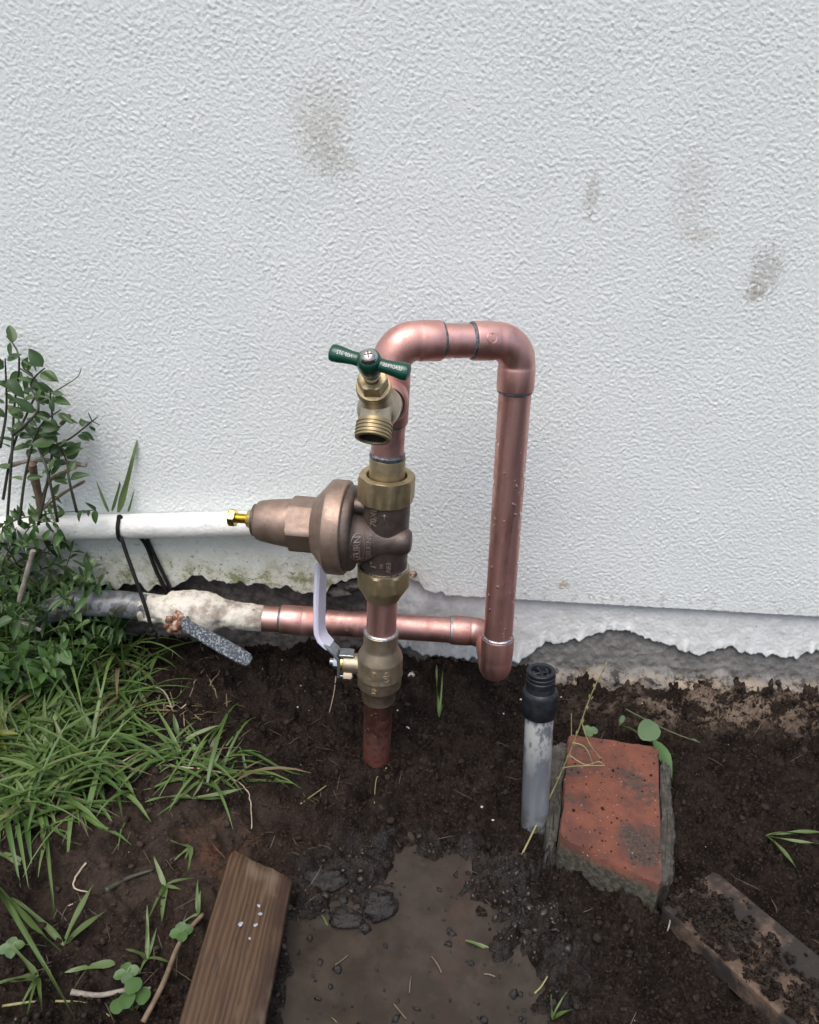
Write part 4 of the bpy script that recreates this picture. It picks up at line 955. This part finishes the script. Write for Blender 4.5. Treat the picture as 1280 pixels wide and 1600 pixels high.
for px, py, r_, lab in ((376, 1444, .0034, 'largest pale fleck on the wet lumber offcut'), (405, 1415, .0022, 'pale fleck on the lumber offcut, highest of its cluster'), (407, 1428, .0026, 'pale fleck on the lumber offcut just below the highest one'), (400, 1445, .0026, 'pale fleck on the lumber offcut right of the largest'), (390, 1466, .0018, 'small pale fleck on the lumber offcut, lowest of its cluster')):
    c_ = G(px, py, .0372 + (393 - px) * .00013); # sits on the board's top
    vl = Vector((c_.x, c_.y, 0)); s = Shape(); s.sphere(c_, r_ * .7, 4, 9, (1, .7, .2), Matrix.Rotation(random.uniform(0, 6), 3, 'Z'), .42); tag(s.build('paint_fleck', FLECK, loc=c_, sharp=20), lab, 'fleck', 'pale flecks on the lumber')

# ------------------------------------------------------------------ plants
def leaf_mesh(name, shape='ovate', fold=.25, curl=.3, nx=4, ny=8, wid=.5):
    V = []; 
    for j in range(ny + 1):
        t = j / ny
        if shape == 'ovate': w_ = wid * .5 * (math.sin(math.pi * t ** .75) ** .8) 
        elif shape == 'round': w_ = wid * .5 * (math.sin(math.pi * min(1, t * .97 + .03)) ** .5)
        else: w_ = wid * .5 * (min(1, t * 6) ** .5) * (1 - t) ** .55
        if j == ny: w_ = .002
        if j == 0: w_ = max(w_, .015)
        for i in range(nx + 1):
            u_ = (i / nx - .5) * 2; V.append((u_ * w_, t, abs(u_) * w_ * fold * 2 - curl * t * t * .5 + .02 * math.sin(t * 9) * u_))
    Fc = [(j * (nx + 1) + i, j * (nx + 1) + i + 1, (j + 1) * (nx + 1) + i + 1, (j + 1) * (nx + 1) + i) for j in range(ny) for i in range(nx)]
    me = bpy.data.meshes.new(name); me.from_pydata(V, [], Fc); me.polygons.foreach_set('use_smooth', np.ones(len(Fc), bool)); me.update(); return me
OV = [leaf_mesh('leaf', 'ovate', f, c, 4, 6, w_) for f, c, w_ in ((.22, .35, .52), (.3, .7, .48), (.12, .15, .58), (.3, -.2, .45), (.2, 1.0, .5))]
LANCE = [leaf_mesh('leaf', 'ovate', f, c, 4, 6, w_) for f, c, w_ in ((.25, .4, .27), (.3, .8, .30), (.2, .1, .25))]
ROUND = [leaf_mesh('leaf', 'round', f, c, 4, 6, w_) for f, c, w_ in ((.10, .15, .92), (.15, .3, .85))]
BLADE = [leaf_mesh('blade', 'blade', f, c, 2, 9, w_) for f, c, w_ in ((.35, .3, .085), (.3, .9, .075), (.4, 1.5, .07), (.3, -.3, .08), (.35, .6, .10))]
def per_mat(meshes, mt):
    out = []
    for q in meshes: c = q.copy(); c.materials.clear(); c.materials.append(mt); out.append(c)
    return out
OV_D, OV_M = per_mat(OV, LEAF_DARK), per_mat(OV, LEAF_MID); LA_M, LA_D, LA_Y = per_mat(LANCE, LEAF_MID), per_mat(LANCE, LEAF_DARK), per_mat(LANCE, LEAF_YELLOW); RO_P, RO_M = per_mat(ROUND, LEAF_PALE), per_mat(ROUND, LEAF_MID); LA_P = per_mat(LANCE, LEAF_PALE)
BL = per_mat(BLADE, GRASS); BL_P = per_mat(BLADE, LEAF_PALE)
def put(name, me, parent, pos, d, up, L_, W=1.0):
    """leaf object: local y along d, local z towards up"""
    d = Vector(d).normalized(); up = Vector(up); x = d.cross(up)
    if x.length < 1e-4: x = d.cross(Vector((1, .3, 0)))
    x.normalize(); z = x.cross(d)
    o = bpy.data.objects.new(name, me); COL.objects.link(o); o.parent = parent
    m_ = Matrix((x * L_ * W, d * L_, z * L_)).transposed().to_4x4(); m_.translation = Vector(pos) - (wloc(parent) if parent else Vector())
    o.matrix_local = m_; return o
rv = lambda a=1: Vector((random.uniform(-a, a), random.uniform(-a, a), random.uniform(-a, a)))
def stem_shape(pts, r0, r1, seg=6): 
    p = smooth_path(pts, 4); n_ = len(p); s = Shape(); s.tube(p, [r0 + (r1 - r0) * i / (n_ - 1) for i in range(n_)], seg); return s, p

# leafy shrub against the wall at the left
sh = thing('leafy_shrub', GG(20, 1000), 'dark green leafy shrub climbing against the white wall at the far left', 'shrub')
Y0 = -.035
stems = [[(10, 830), (18, 720), (22, 640), (30, 560), (10, 525)], [(30, 820), (40, 740), (60, 670), (95, 640), (140, 600)][:4], [(5, 780), (20, 700), (45, 640), (60, 600), (30, 575)], [(60, 820), (80, 720), (82, 660), (78, 610)], [(40, 740), (80, 700), (110, 685), (148, 655)], [(90, 815), (75, 740), (55, 690), (30, 660)], [(0, 700), (10, 640), (8, 560)], [(120, 800), (108, 750), (104, 720), (88, 690)], [(-30, 800), (-20, 680), (-40, 560)], [(20, 680), (60, 640), (48, 600), (70, 575)]]
for i, st_ in enumerate(stems):
    yo = Y0 + random.uniform(-.03, .018); pts = [P(a, b, yo + .008 * k_ * random.uniform(-1, 1)) for k_, (a, b) in enumerate(st_)]
    s, path = stem_shape(pts, .0016, .0007); s.build('stem', STEM_DARK, sh, sharp=None)
    n_ = len(path)
    for k_ in range(4, n_, 1):
        if random.random() < .12: continue
        for sgn_ in ((-1, 1) if random.random() < .65 else (random.choice((-1, 1)),)):
            t = (path[k_] - path[k_ - 1]).normalized(); side = t.cross(Vector((0, 1, 0))).normalized() * sgn_
            d = side + t * random.uniform(.1, .9) + rv(.35) + Vector((0, -.15, -.15))
            q = path[k_].lerp(path[k_ - 1], random.random())
            put('leaf', random.choice(OV_D if random.random() < .8 else LA_D), sh, q + d.normalized() * .002, d, Vector((0, -.7, .8)) + rv(.5), random.choice((random.uniform(.008, .015), random.uniform(.013, .023))), random.uniform(.75, 1.2))
# its long bare shoot with a forked tip
s, _ = stem_shape([P(80, 705, -.03), P(110, 685, -.032), P(145, 657, -.033)], .0009, .0007); s.build('stem', STEM_DARK, sh)
for d_ in ((153, 651), (138, 645), (156, 664)): s, _ = stem_shape([P(144, 658, -.033), P(*d_, -.035)], .0007, .0004); s.build('stem', STEM_DARK, sh)
s, _ = stem_shape([P(80, 615, -.03), P(105, 600, -.03), P(122, 588, -.028), P(127, 575, -.026)], .0008, .0003); s.build('stem', STEM, sh)
# woody twigs in its foot
for pts, lab, mt, r_ in (([(65, 795), (55, 750), (50, 725)], 'thick upright brown cut twig in the shrub foot', TWIG, .0042), ([(68, 775), (78, 750), (100, 738), (118, 730)], 'curved brown twig bending right from the shrub foot', TWIG, .0020), ([(60, 800), (100, 770), (132, 752)], 'straight reddish twig slanting up above the white pipe', TWIG, .0016), ([(15, 728), (60, 718), (135, 727)], 'pale bare twig lying level through the shrub', TWIG_GREY, .0024), ([(96, 662), (108, 650)], 'short cut stick end showing beside the shrub leaves', TWIG, .0022), ([(52, 860), (44, 890), (30, 940)], 'pale ringed stick standing in the weeds below the white pipe', TWIG_GREY, .0028), ([(28, 970), (64, 985)], 'short grey stick lying in the weeds', TWIG_GREY, .0020)):
    pv_ = [P(a, b, -.025 - .01 * k_ if b < 840 else -.07) for k_, (a, b) in enumerate(pts)]
    p = smooth_path(pv_, 4); s = Shape(); s.tube(p, [r_ * (1 + .12 * math.sin(k_ * 2.1)) for k_ in range(len(p))], 9); tag(s.build('twig', mt, loc=p[0]), lab, 'twig', 'twigs among the weeds')

# weeds in front of the wall, below the white pipe
def weed(px, py, n_st, hgt, leaves, Lr, label, spread=.42, group='weeds in the left bed', name='weed', cat='weed', stem_mt=STEM, lean=(0, -.10), gap=.012):
    b = GG(px, py); o = thing(name, b, label, cat, group)
    for i in range(n_st):
        a = random.uniform(0, 6.283); d = Vector((math.cos(a) * spread + lean[0], math.sin(a) * spread + lean[1], 1)).normalized(); h_ = hgt * random.uniform(.6, 1.1)
        tip = b + d * h_ ; pm = b + Vector((0, 0, h_ * .45)) + d * h_ * .1
        if tip.y > -.012: tip.y = -.012
        if pm.y > -.012: pm.y = -.012
        s, path = stem_shape([b + rv(.004) * 1, pm, tip], .0011, .0005, 5); s.build('stem', stem_mt, o, sharp=None)
        k_ = 2
        while k_ < len(path):
            for sg in (-1, 1):
                t = (path[k_] - path[k_ - 1]).normalized(); sd2 = t.cross(Vector((math.cos(k_ * 1.6 + a), math.sin(k_ * 1.6 + a), .2))).normalized() * sg
                dd = sd2 + t * .5 + rv(.25)
                put('leaf', random.choice(leaves), o, path[k_], dd, Vector((0, -.2, 1)) + rv(.35), random.uniform(*Lr), random.uniform(.85, 1.15))
            k_ += 1
        put('leaf', random.choice(leaves), o, path[-1], d + rv(.3), Vector((0, -.6, .6)), random.uniform(*Lr))
    return o
weeds = [(15, 1030, 8, .13, OV_D + OV_M + LA_D, (.011, .020), 'bushy dark weed at the left edge below the white pipe'),
         (75, 1025, 9, .125, LA_D + OV_D, (.012, .022), 'leafy weed close under the left end of the white pipe'),
         (130, 1025, 9, .105, LA_M + LA_D, (.013, .023), 'narrow-leaved weed left of the black cord'),
         (60, 1080, 7, .095, OV_M + LA_M, (.013, .022), 'bright green weed with paired leaves standing left of the old valve'),
         (12, 1018, 5, .21, OV_D + LA_D, (.010, .020), 'tall dark weed rising past the white pipe at the left border'),
         (58, 1016, 5, .20, OV_D + OV_M, (.009, .017), 'tall weed with small leaves rising past the white pipe beside the twigs'),
         (100, 1016, 4, .17, OV_D, (.009, .016), 'slim weed rising past the white pipe, nearest the black cord'),
         (5, 1115, 6, .10, LA_M + OV_M, (.016, .028), 'tall weed rising at the left edge of the bed'),
         (120, 1060, 6, .07, OV_M + LA_D, (.011, .018), 'low weed with small leaves in front of the grey pipe end'),
         (178, 1020, 7, .070, LA_M + LA_D, (.013, .023), 'small weed at the foot of the black cord'),
         (-25, 1060, 6, .14, OV_D + OV_M, (.012, .022), 'dense dark weed cut by the left border'),
         (40, 1015, 9, .15, OV_D + LA_D, (.010, .019), 'small-leaved dark weed hiding the left end of the white pipe'),
         (100, 1015, 9, .130, LA_D, (.012, .022), 'shaded weed tight against the wall under the white pipe'),
         (160, 1015, 8, .095, LA_D + OV_D, (.011, .019), 'shaded weed under the white pipe behind the black cord')]
for px, py, n_st, hg, lv_, Lr, lab in weeds: weed(px, py, n_st, hg, lv_, Lr, lab)
weed(2, 1180, 2, .055, LA_Y, (.022, .034), 'yellow-green leafy weed at the left border, above the grass', name='weed')
weed(90, 800, 3, .03, LA_D, (.010, .018), 'spray of small leaves hanging over the white pipe') if False else None
# leaves over the white pipe's left end
o = thing('vine', P(40, 850, -.045), 'trailing vine with small dark leaves draped over the left end of the white pipe', 'vine')
for st_ in ([(-10, 850), (20, 815), (60, 805), (100, 800), (150, 797)], [(30, 860), (45, 825), (80, 815), (95, 835)], [(-20, 800), (10, 830), (30, 850), (60, 842), (90, 848)], [(0, 820), (40, 808), (90, 812)]):
    s, path = stem_shape([P(a, b, -.036 - random.uniform(0, .012)) for a, b in st_], .0009, .0005, 5); s.build('stem', STEM, o, sharp=None)
    for k_ in range(1, len(path)):
        for sg in (-1, 1):
            if random.random() < .25: continue
            put('leaf', random.choice(OV_D + LA_D + OV_M[:2]), o, path[k_], Vector((random.uniform(-.6, .6), -.3, sg * random.uniform(.2, 1))) + rv(.3), Vector((0, -1, .6)) + rv(.4), random.uniform(.009, .017))

# grass: one mass of uncountable blades, then single tufts and blades that stand out
gb_V = []; gb_F = []; gb_T = []
def blade_into(b, az, L_, wd, el0, droop, tint, ns=6):
    k0 = len(gb_V); p = Vector(b); el = el0; h = Vector((math.cos(az), math.sin(az), 0)); side = Vector((-h.y, h.x, 0)); st_ = L_ / ns
    for j in range(ns + 1):
        t = j / ns; w_ = wd * .5 * min(1, .45 + t * 2.5) * (1 - t ** 2.4) + .00015
        up = Vector((0, 0, 1)) * math.cos(el) - h * math.sin(el)
        gb_V.append(p + side * w_ + up * w_ * .35); gb_V.append(p.copy()); gb_V.append(p - side * w_ + up * w_ * .35); gb_T.extend([tint] * 3)
        p = p + (h * math.cos(el) + Vector((0, 0, 1)) * math.sin(el)) * st_; el -= droop / ns
        zl = gh_fast(p.x, p.y) + .001
        if p.z < zl: p.z = zl; el = max(el, 0.05)
        if p.y > -.006: p.y = -.006
    for j in range(ns):
        for q in (0, 1): a = k0 + j * 3 + q; gb_F.append((a, a + 1, a + 4, a + 3))
_ix0, _iy0 = -.52, -.52
i0 = int(np.searchsorted(gx, -.52 - 1e-6)); j0 = int(np.searchsorted(gy, -.52 - 1e-6)); i1 = i0 + int(1.10 / .0015); j1 = j0 + int(.532 / .0015)
def gh_fast(x, y):
    i = min(max(int((x + .52) / .0015), 0), i1 - i0 - 1); j = min(max(int((y + .52) / .0015), 0), j1 - j0 - 1); return float(Z[i0 + i, j0 + j])
gdens = [((70, 1120), 90, 75, 420), ((40, 1200), 90, 65, 420), ((110, 1200), 85, 55, 260), ((150, 1120), 80, 50, 150), ((25, 1060), 80, 60, 240), ((180, 1030), 60, 35, 90), ((60, 1020), 110, 22, 200), ((300, 1195), 60, 26, 46), ((350, 1215), 50, 22, 26), ((20, 1270), 50, 30, 60)]
for (mx_, my_), sx_, sy_, n_ in gdens:
    for _ in range(n_):
        px, py = random.gauss(mx_, sx_ * .55), random.gauss(my_, sy_ * .55)
        if py > 1290 or (px > 230 and py < 1120): continue
        b = GG(px, py, -.001)
        if b.y > -.008: continue
        blade_into(b, random.uniform(0, 6.283), random.choice((random.uniform(.02, .05), random.uniform(.045, .10))), random.uniform(.0015, .0060), random.uniform(.10, .95), random.uniform(.4, 1.9), random.random())
for _ in range(70):
    b = P(random.uniform(-20, 200), 900, random.uniform(-.055, -.014)); b.z = gh_fast(b.x, b.y); tl_ = max(0, min(1, (-.27 - b.x) / .15))
    blade_into(b, random.uniform(-2.6, -.4), random.uniform(.05, .09 + .12 * tl_), random.uniform(.0016, .0036), random.uniform(1.05, 1.5), random.uniform(.3, 1.9), random.uniform(0, .9), 8)
# dry bits lying in the bed
for _ in range(150):
    px, py = random.gauss(190, 90), random.gauss(1090, 45)
    if py < 985 or px > 400 or px < 0: continue
    b = GG(px, py, .002); blade_into(b, random.uniform(0, 6.28), random.uniform(.010, .030), random.uniform(.0007, .0014), random.uniform(.0, .5), random.uniform(.2, .9), .96)
for _ in range(420):
    b = Vector((random.uniform(-.42, .52), random.uniform(-.44, -.02), 0))
    if float(poly_sd(np.array([b.x]), np.array([b.y]), PUD)[0]) < .005 or (random.random() < .8 and b.x > -.05): continue
    b.z = gh_fast(b.x, b.y) + .0012; blade_into(b, random.uniform(0, 6.28), random.uniform(.005, .024), random.uniform(.0003, .0006), random.uniform(-.1, .35), random.uniform(-.6, .9), .985, 4)
V = np.array([tuple(v) for v in gb_V]); me = fast_mesh('grass', V, np.array(gb_F)); at = me.attributes.new('tint', 'FLOAT', 'POINT'); at.data.foreach_set('value', np.array(gb_T, np.float32))
tag(link_mesh('grass', me, GRASS_MASS), 'matted green grass and dry bits covering the bed at the left', 'grass', kind='stuff')

def tuft(px, py, blades, label, group='grass tufts on the bare soil', mats=None, name='grass_tuft', cat='grass'):
    b = GG(px, py, .001); o = thing(name, b, label, cat, group)
    for (qx, qy, lift, wd) in blades:
        e = GG(qx, qy, lift); d = e - b; L_ = d.length
        put('blade', random.choice(mats or BL), o, b, d + Vector((0, 0, .25 * L_)), Vector((0, 0, 1)) + rv(.3), L_ * 1.06, wd / (.08 * L_) if L_ > 0 else 1)
    return o
T_ = tuft
T_(0, 1335, [(70, 1380, .012, .007), (40, 1365, .004, .004)], 'broad pale blades reaching in from the left border')
T_(-5, 1385, [(75, 1570, .02, .0055), (120, 1590, .006, .004), (8, 1480, .03, .004)], 'long arching blades rising from the left border to the bottom')
T_(100, 1480, [(152, 1395, .012, .0055), (25, 1420, .012, .004), (165, 1430, .004, .005), (115, 1478, .002, .003)], 'forked broad blade pair lying on the smooth soil')
T_(60, 1530, [(0, 1545, .01, .004), (20, 1500, .02, .004), (70, 1590, .008, .0035), (50, 1575, .01, .003), (30, 1590, .01, .003), (10, 1575, .012, .003), (90, 1540, .02, .0035)], 'clump of pale blades near the bottom left corner')
T_(180, 1505, [(108, 1528, .003, .0065)], 'single broad blade lying flat left of the lumber')
T_(258, 1385, [(240, 1355, .01, .004), (282, 1400, .005, .0035), (250, 1420, .01, .004), (255, 1450, .006, .0055), (295, 1380, .01, .0035)], 'bright tuft on the soil left of the lumber end')
T_(230, 1500, [(236, 1450, .015, .0035), (270, 1505, .004, .004), (205, 1490, .01, .004), (215, 1520, .005, .003), (250, 1470, .012, .003)], 'small tuft beside the twig next to the lumber')
T_(300, 1325, [(265, 1325, .003, .003), (290, 1350, .008, .003), (298, 1390, .004, .0035), (275, 1350, .006, .003)], 'thin tuft just above the far end of the lumber')
T_(70, 1290, [(66, 1340, .004, .006), (90, 1385, .004, .0045), (92, 1440, .003, .003), (40, 1310, .01, .004)], 'drooping tuft at the lower edge of the grass')
T_(310, 1430, [(305, 1395, .012, .004), (312, 1418, .014, .004), (290, 1445, .006, .003)], 'short tuft touching the left side of the lumber')
T_(265, 1175, [(330, 1195, .01, .0045), (300, 1140, .02, .004), (220, 1160, .01, .005), (345, 1150, .012, .004), (280, 1205, .004, .005), (360, 1150, .02, .004)], 'tuft of flat blades on the soil below the old valve')
T_(330, 1210, [(372, 1180, .012, .0035), (350, 1185, .016, .004), (290, 1200, .006, .004), (400, 1235, .004, .004), (305, 1215, .006, .004), (372, 1225, .01, .0035)], 'tuft of flat blades beside the pale root')
T_(300, 1245, [(235, 1255, .004, .0045), (330, 1235, .012, .0035), (280, 1250, .01, .004), (395, 1262, .004, .0045), (350, 1262, .004, .0045)], 'tuft of flat blades just under the pale root')
T_(418, 1215, [(455, 1226, .004, .004), (430, 1222, .006, .003)], 'lone small blade on bare soil right of the pale root')
T_(150, 1150, [(250, 1135, .02, .006), (205, 1120, .03, .006), (120, 1240, .01, .007), (60, 1160, .03, .007), (190, 1185, .01, .006), (95, 1110, .03, .005)], 'tuft of wide blades at the right side of the grass')
T_(75, 1190, [(50, 1265, .012, .006), (105, 1290, .006, .006), (5, 1245, .02, .006), (125, 1215, .03, .006), (20, 1140, .04, .007), (70, 1125, .04, .006)], 'tuft of wide blades in the middle of the grass')
T_(10, 1105, [(65, 1060, .04, .009), (65, 1085, .03, .008), (-20, 1040, .05, .007), (60, 1140, .02, .006)], 'tuft of broad arching blades at the left border above the grass')
T_(690, 1075, [(672, 1058, .006, .0035), (693, 1050, .014, .0025), (702, 1062, .006, .003), (684, 1066, .005, .002)], 'tiny sprout on the soil below the copper run')
T_(1195, 1312, [(1248, 1368, .006, .0045), (1282, 1352, .006, .003), (1238, 1315, .012, .003), (1300, 1325, .012, .003)], 'pale forked grass sprout lying on the soil at the right')
T_(862, 1600, [(850, 1570, .012, .003), (885, 1590, .008, .003), (870, 1575, .014, .002)], 'small tuft at the bottom edge right of the puddle')
T_(880, 1062, [(900, 1058, .006, .004), (862, 1040, .012, .003)], 'green blades behind the black cap of the grey stub', mats=BL)
T_(840, 1040, [(832, 985, .02, .002), (845, 1005, .01, .002)], 'thin blades rising against the wall behind the black cap')
for px, py, qx, qy in ((185, 800, 215, 695), (175, 798, 196, 740), (170, 800, 150, 755), (200, 800, 210, 770)):
    b, e = P(px, py, -.012), P(qx, qy, -.012); 
    o = thing('grass_sprig', b, {215: 'tall thin bent grass blade rising behind the white pipe', 196: 'upright flat grass blade rising behind the white pipe', 150: 'curled broad grass blade rising behind the white pipe, leftmost', 210: 'short grass blade nearest the black cord behind the white pipe'}[qx], 'grass', 'grass blades behind the white pipe'); put('blade', random.choice(BL), o, b, e - b, Vector((.4, -1, 0)), (e - b).length, 1.1)
# blades afloat in the puddle
for a_, b_, lab in (((503, 1430), (516, 1452), 'pale green shred floating at the left side of the puddle'), ((727, 1470), (788, 1488), 'bright green stem piece floating on the puddle'), ((518, 1590), (530, 1600), 'yellowish shred at the bottom edge of the puddle')):
    p0, p1 = G(*a_, WATER_Z + .0012), G(*b_, WATER_Z + .0012); o = thing('grass_shred', p0, lab, 'grass', 'blades floating in the puddle'); put('blade', BL[0], o, p0, p1 - p0, (0, 0, 1), (p1 - p0).length, 1.5)
# clover at the bottom and by the brick
cl_ = thing('clover', GG(205, 1585), 'bright green clover with round leaves at the bottom left', 'clover')
for qx, qy, L_ in ((208, 1558, .0135), (228, 1562, .013), (208, 1582, .014), (192, 1590, .012)): b = GG(210, 1585, .004); e = GG(qx, qy, .016); s, _ = stem_shape([GG(210, 1590), b.lerp(e, .6), e], .0006, .0005, 5); s.build('stem', STEM, cl_); put('leaf', random.choice(RO_M), cl_, e - Vector((0, .008, 0)), Vector((random.uniform(-.4, .4), 1, .15)), (0, -.2, 1), L_)
for px, py, lab in ((285, 1470, 'small round-leaved clover beside the twig'), (200, 1535, 'dusty round-leaved clover left of the twig'), (20, 1490, 'clover half hidden under long blades at the left border')):
    o = thing('clover', GG(px, py), lab, 'clover')
    for k_ in range(4): a = k_ * 1.57 + .4; b = GG(px, py, .010); s, _ = stem_shape([GG(px, py), b], .0005, .0004, 5); s.build('stem', STEM, o); put('leaf', random.choice(RO_P + RO_M), o, b, (math.cos(a), math.sin(a), .1), (0, -.2, 1), .0095)
o = thing('clover', GG(922, 1150), 'tiny pale clover at the top left corner of the brick', 'clover'); b = G(922, 1143, .034)
s, _ = stem_shape([GG(918, 1150), b], .0005, .0004, 5); s.build('stem', STEM, o)
for a in (.3, 2.2, 4.3): put('leaf', RO_P[0], o, b, (math.cos(a), math.sin(a), .1), (0, -.5, 1), .0095)
# broad-leaved seedling behind the brick
sdl = thing('seedling', GG(1000, 1130), 'broad-leaved seedling with one round and one long leaf behind the brick', 'seedling')
b = GG(968, 1140, .002); j_ = G(1003, 1148, .030); 
for e_ in ((1005, 1152, .036), (1018, 1158, .030), (970, 1130, .02)): s, _ = stem_shape([b, b.lerp(G(*e_), .5) + Vector((0, 0, .003)), G(*e_)], .0012, .0009, 6); s.build('stem', STEM, sdl)
put('leaf', RO_P[0], sdl, G(1000, 1153, .036), G(1038, 1122, .042) - G(1000, 1153, .036), (0, -.6, .8), .032, .80)
put('leaf', LA_M[0], sdl, G(1020, 1155, .034), G(1062, 1218, .020) - G(1020, 1155, .034), (.3, -.4, .8), .043, 1.45)
put('leaf', LA_P[0], sdl, G(975, 1118, .02), G(964, 1142, .018) - G(975, 1118, .02), (0, -.5, 1), .016, 1.3)
s, _ = stem_shape([G(978, 1108, .025), G(1030, 1135, .026), G(1065, 1150, .024), G(1094, 1160, .02)], .0008, .0005, 5); s.build('stem', STEM, sdl)
put('leaf', LA_P[0], sdl, G(1080, 1155, .022), G(1096, 1160, .02) - G(1080, 1155, .022), (0, -.4, 1), .010, 1)
# seeding grass stalk that leans across the brick
gs = thing('grass_stalk', GG(813, 1340), 'tall seeding grass stalk leaning across the brick and past the grey stub', 'grass')
main = [GG(813, 1340), P(862, 1240, -.205), P(895, 1165, -.205), P(922, 1090, -.205), P(946, 1040, -.203)]
s, path = stem_shape(main, .0009, .0004, 6); s.build('stem', STEM_STRAW, gs)
for q in ([P(890, 1180, -.205), P(915, 1195, -.21), P(936, 1190, -.215), P(945, 1197, -.215)], [P(895, 1160, -.205), P(915, 1168, -.21), P(927, 1195, -.212)], [P(880, 1200, -.205), P(900, 1197, -.21), P(945, 1196, -.22)], [P(893, 1150, -.205), P(893, 1125, -.205), P(893, 1115, -.205)], [P(908, 1125, -.205), P(920, 1160, -.21), P(937, 1183, -.212)]): s, _ = stem_shape(q, .0006, .0004, 5); s.build('branchlet', STEM_STRAW, gs)
s = Shape()
for t in np.linspace(.35, 1, 26):
    p = path[min(len(path) - 1, int(t * (len(path) - 1)))] + rv(.0012); d = (main[-1] - main[-3]).normalized() + rv(.35); d.normalize(); M3 = Matrix((perp(d)[0], perp(d)[1], d)).transposed(); s.sphere(p + d * .001, .0007, 4, 6, (1, 1, 3.4), M3)
s.build('spikelets', STEM_STRAW, gs)

# loose roots and sticks
def stick(pts, r0, r1, lab, mt, name='root', cat='root', dz=.002, grp=None, wig=0):
    p = [GG(a, b, dz) if len(q_) == 0 else G(a, b, q_[0]) for a, b, *q_ in pts]; p = smooth_path(p, 5)
    if wig: p = [q_ + Vector((random.uniform(-wig, wig), random.uniform(-wig, wig), 0)) for q_ in p]
    n_ = len(p); s = Shape(); s.tube(p, [r0 + (r1 - r0) * i / (n_ - 1) for i in range(n_)], 8); return tag(s.build(name, mt, loc=p[0], sharp=None), lab, cat, grp)
stick([(140, 1203), (185, 1192), (225, 1181), (240, 1190), (275, 1203), (320, 1212), (355, 1216), (385, 1236), (392, 1265), (394, 1300)], .0011, .0005, 'long wavy pale root lying across the soil below the grass', ROOT, wig=.0006, dz=.005)
stick([(318, 1440), (285, 1500), (255, 1550), (225, 1608)], .0018, .0022, 'brown dry twig lying along the left side of the lumber', TWIG, 'twig', 'twig', dz=.008)
stick([(112, 1556), (155, 1560), (200, 1552), (235, 1545)], .0022, .0014, 'grey twig on the soil left of the clover', TWIG_GREY, 'twig', 'twig', dz=.004)
stick([(135, 1350), (118, 1370), (117, 1390), (140, 1400), (108, 1420)], .0010, .0005, 'short curled pale root on the smooth soil', ROOT, wig=.0004)
stick([(165, 1395), (200, 1375), (240, 1358)], .0030, .0012, 'dark crumbly stick half buried in the smooth soil', STEM_DARK, 'twig', 'twig', dz=.002)
stick([(5, 1575), (60, 1568), (130, 1570), (172, 1590)], .0010, .0007, 'thin straw lying near the bottom left corner', STEM_STRAW, 'straw', 'straw')
stick([(225, 1055), (255, 1072), (268, 1085)], .0010, .0009, 'pale root piece on the soil below the old valve, upper', ROOT)
stick([(268, 1086), (282, 1094), (295, 1101)], .0012, .0008, 'white root piece on the soil below the old valve, right end', ROOT)
stick([(270, 1078), (268, 1095), (260, 1104), (262, 1115)], .0010, .0008, 'white forked root piece standing on the soil below the old valve', ROOT)
stick([(300, 1088), (312, 1100)], .0010, .0008, 'short white root piece right of the forked one', ROOT)
stick([(1051, 1400, .004), (1047, 1440, .012), (1043, 1455, .010)], .0008, .0006, 'thin white stick standing beside the front of the brick', TWIG_GREY, 'stick', 'stick')
stick([(470, 1258), (490, 1244), (510, 1230)], .0007, .0005, 'thin straw on bare soil left of the muddy copper stub', STEM_STRAW, 'straw', 'straw')
stick([(604, 1212), (588, 1232), (585, 1258)], .0006, .0004, 'hair-thin straw just below the muddy copper stub', STEM_STRAW, 'straw', 'straw')
stick([(525, 1060), (522, 1080), (515, 1095)], .0006, .0004, 'hair-thin root hanging by the lever of the ball valve', ROOT)
stick([(835, 1555), (845, 1545), (855, 1530)], .0009, .0006, 'pale straw at the right edge of the puddle', STEM_STRAW, 'straw', 'straw')
for px, py in ((572, 1397), (640, 1552), (757, 1522), (690, 1520), (615, 1568), (545, 1492)):
    a = random.uniform(0, 6.28); p0 = G(px, py, WATER_Z + .001); p1 = p0 + Vector((math.cos(a), math.sin(a), 0)) * random.uniform(.006, .016); s = Shape(); p = smooth_path([p0, p0.lerp(p1, .5) + rv(.001) + Vector((0, 0, .001)), p1], 3); s.tube(p, .0006, 6)
    tag(s.build('straw', random.choice((STRAW_WET, TWIG)), loc=p0, sharp=None), 'short thin straw bit stuck in the muddy puddle', 'straw', 'straw bits in the puddle')
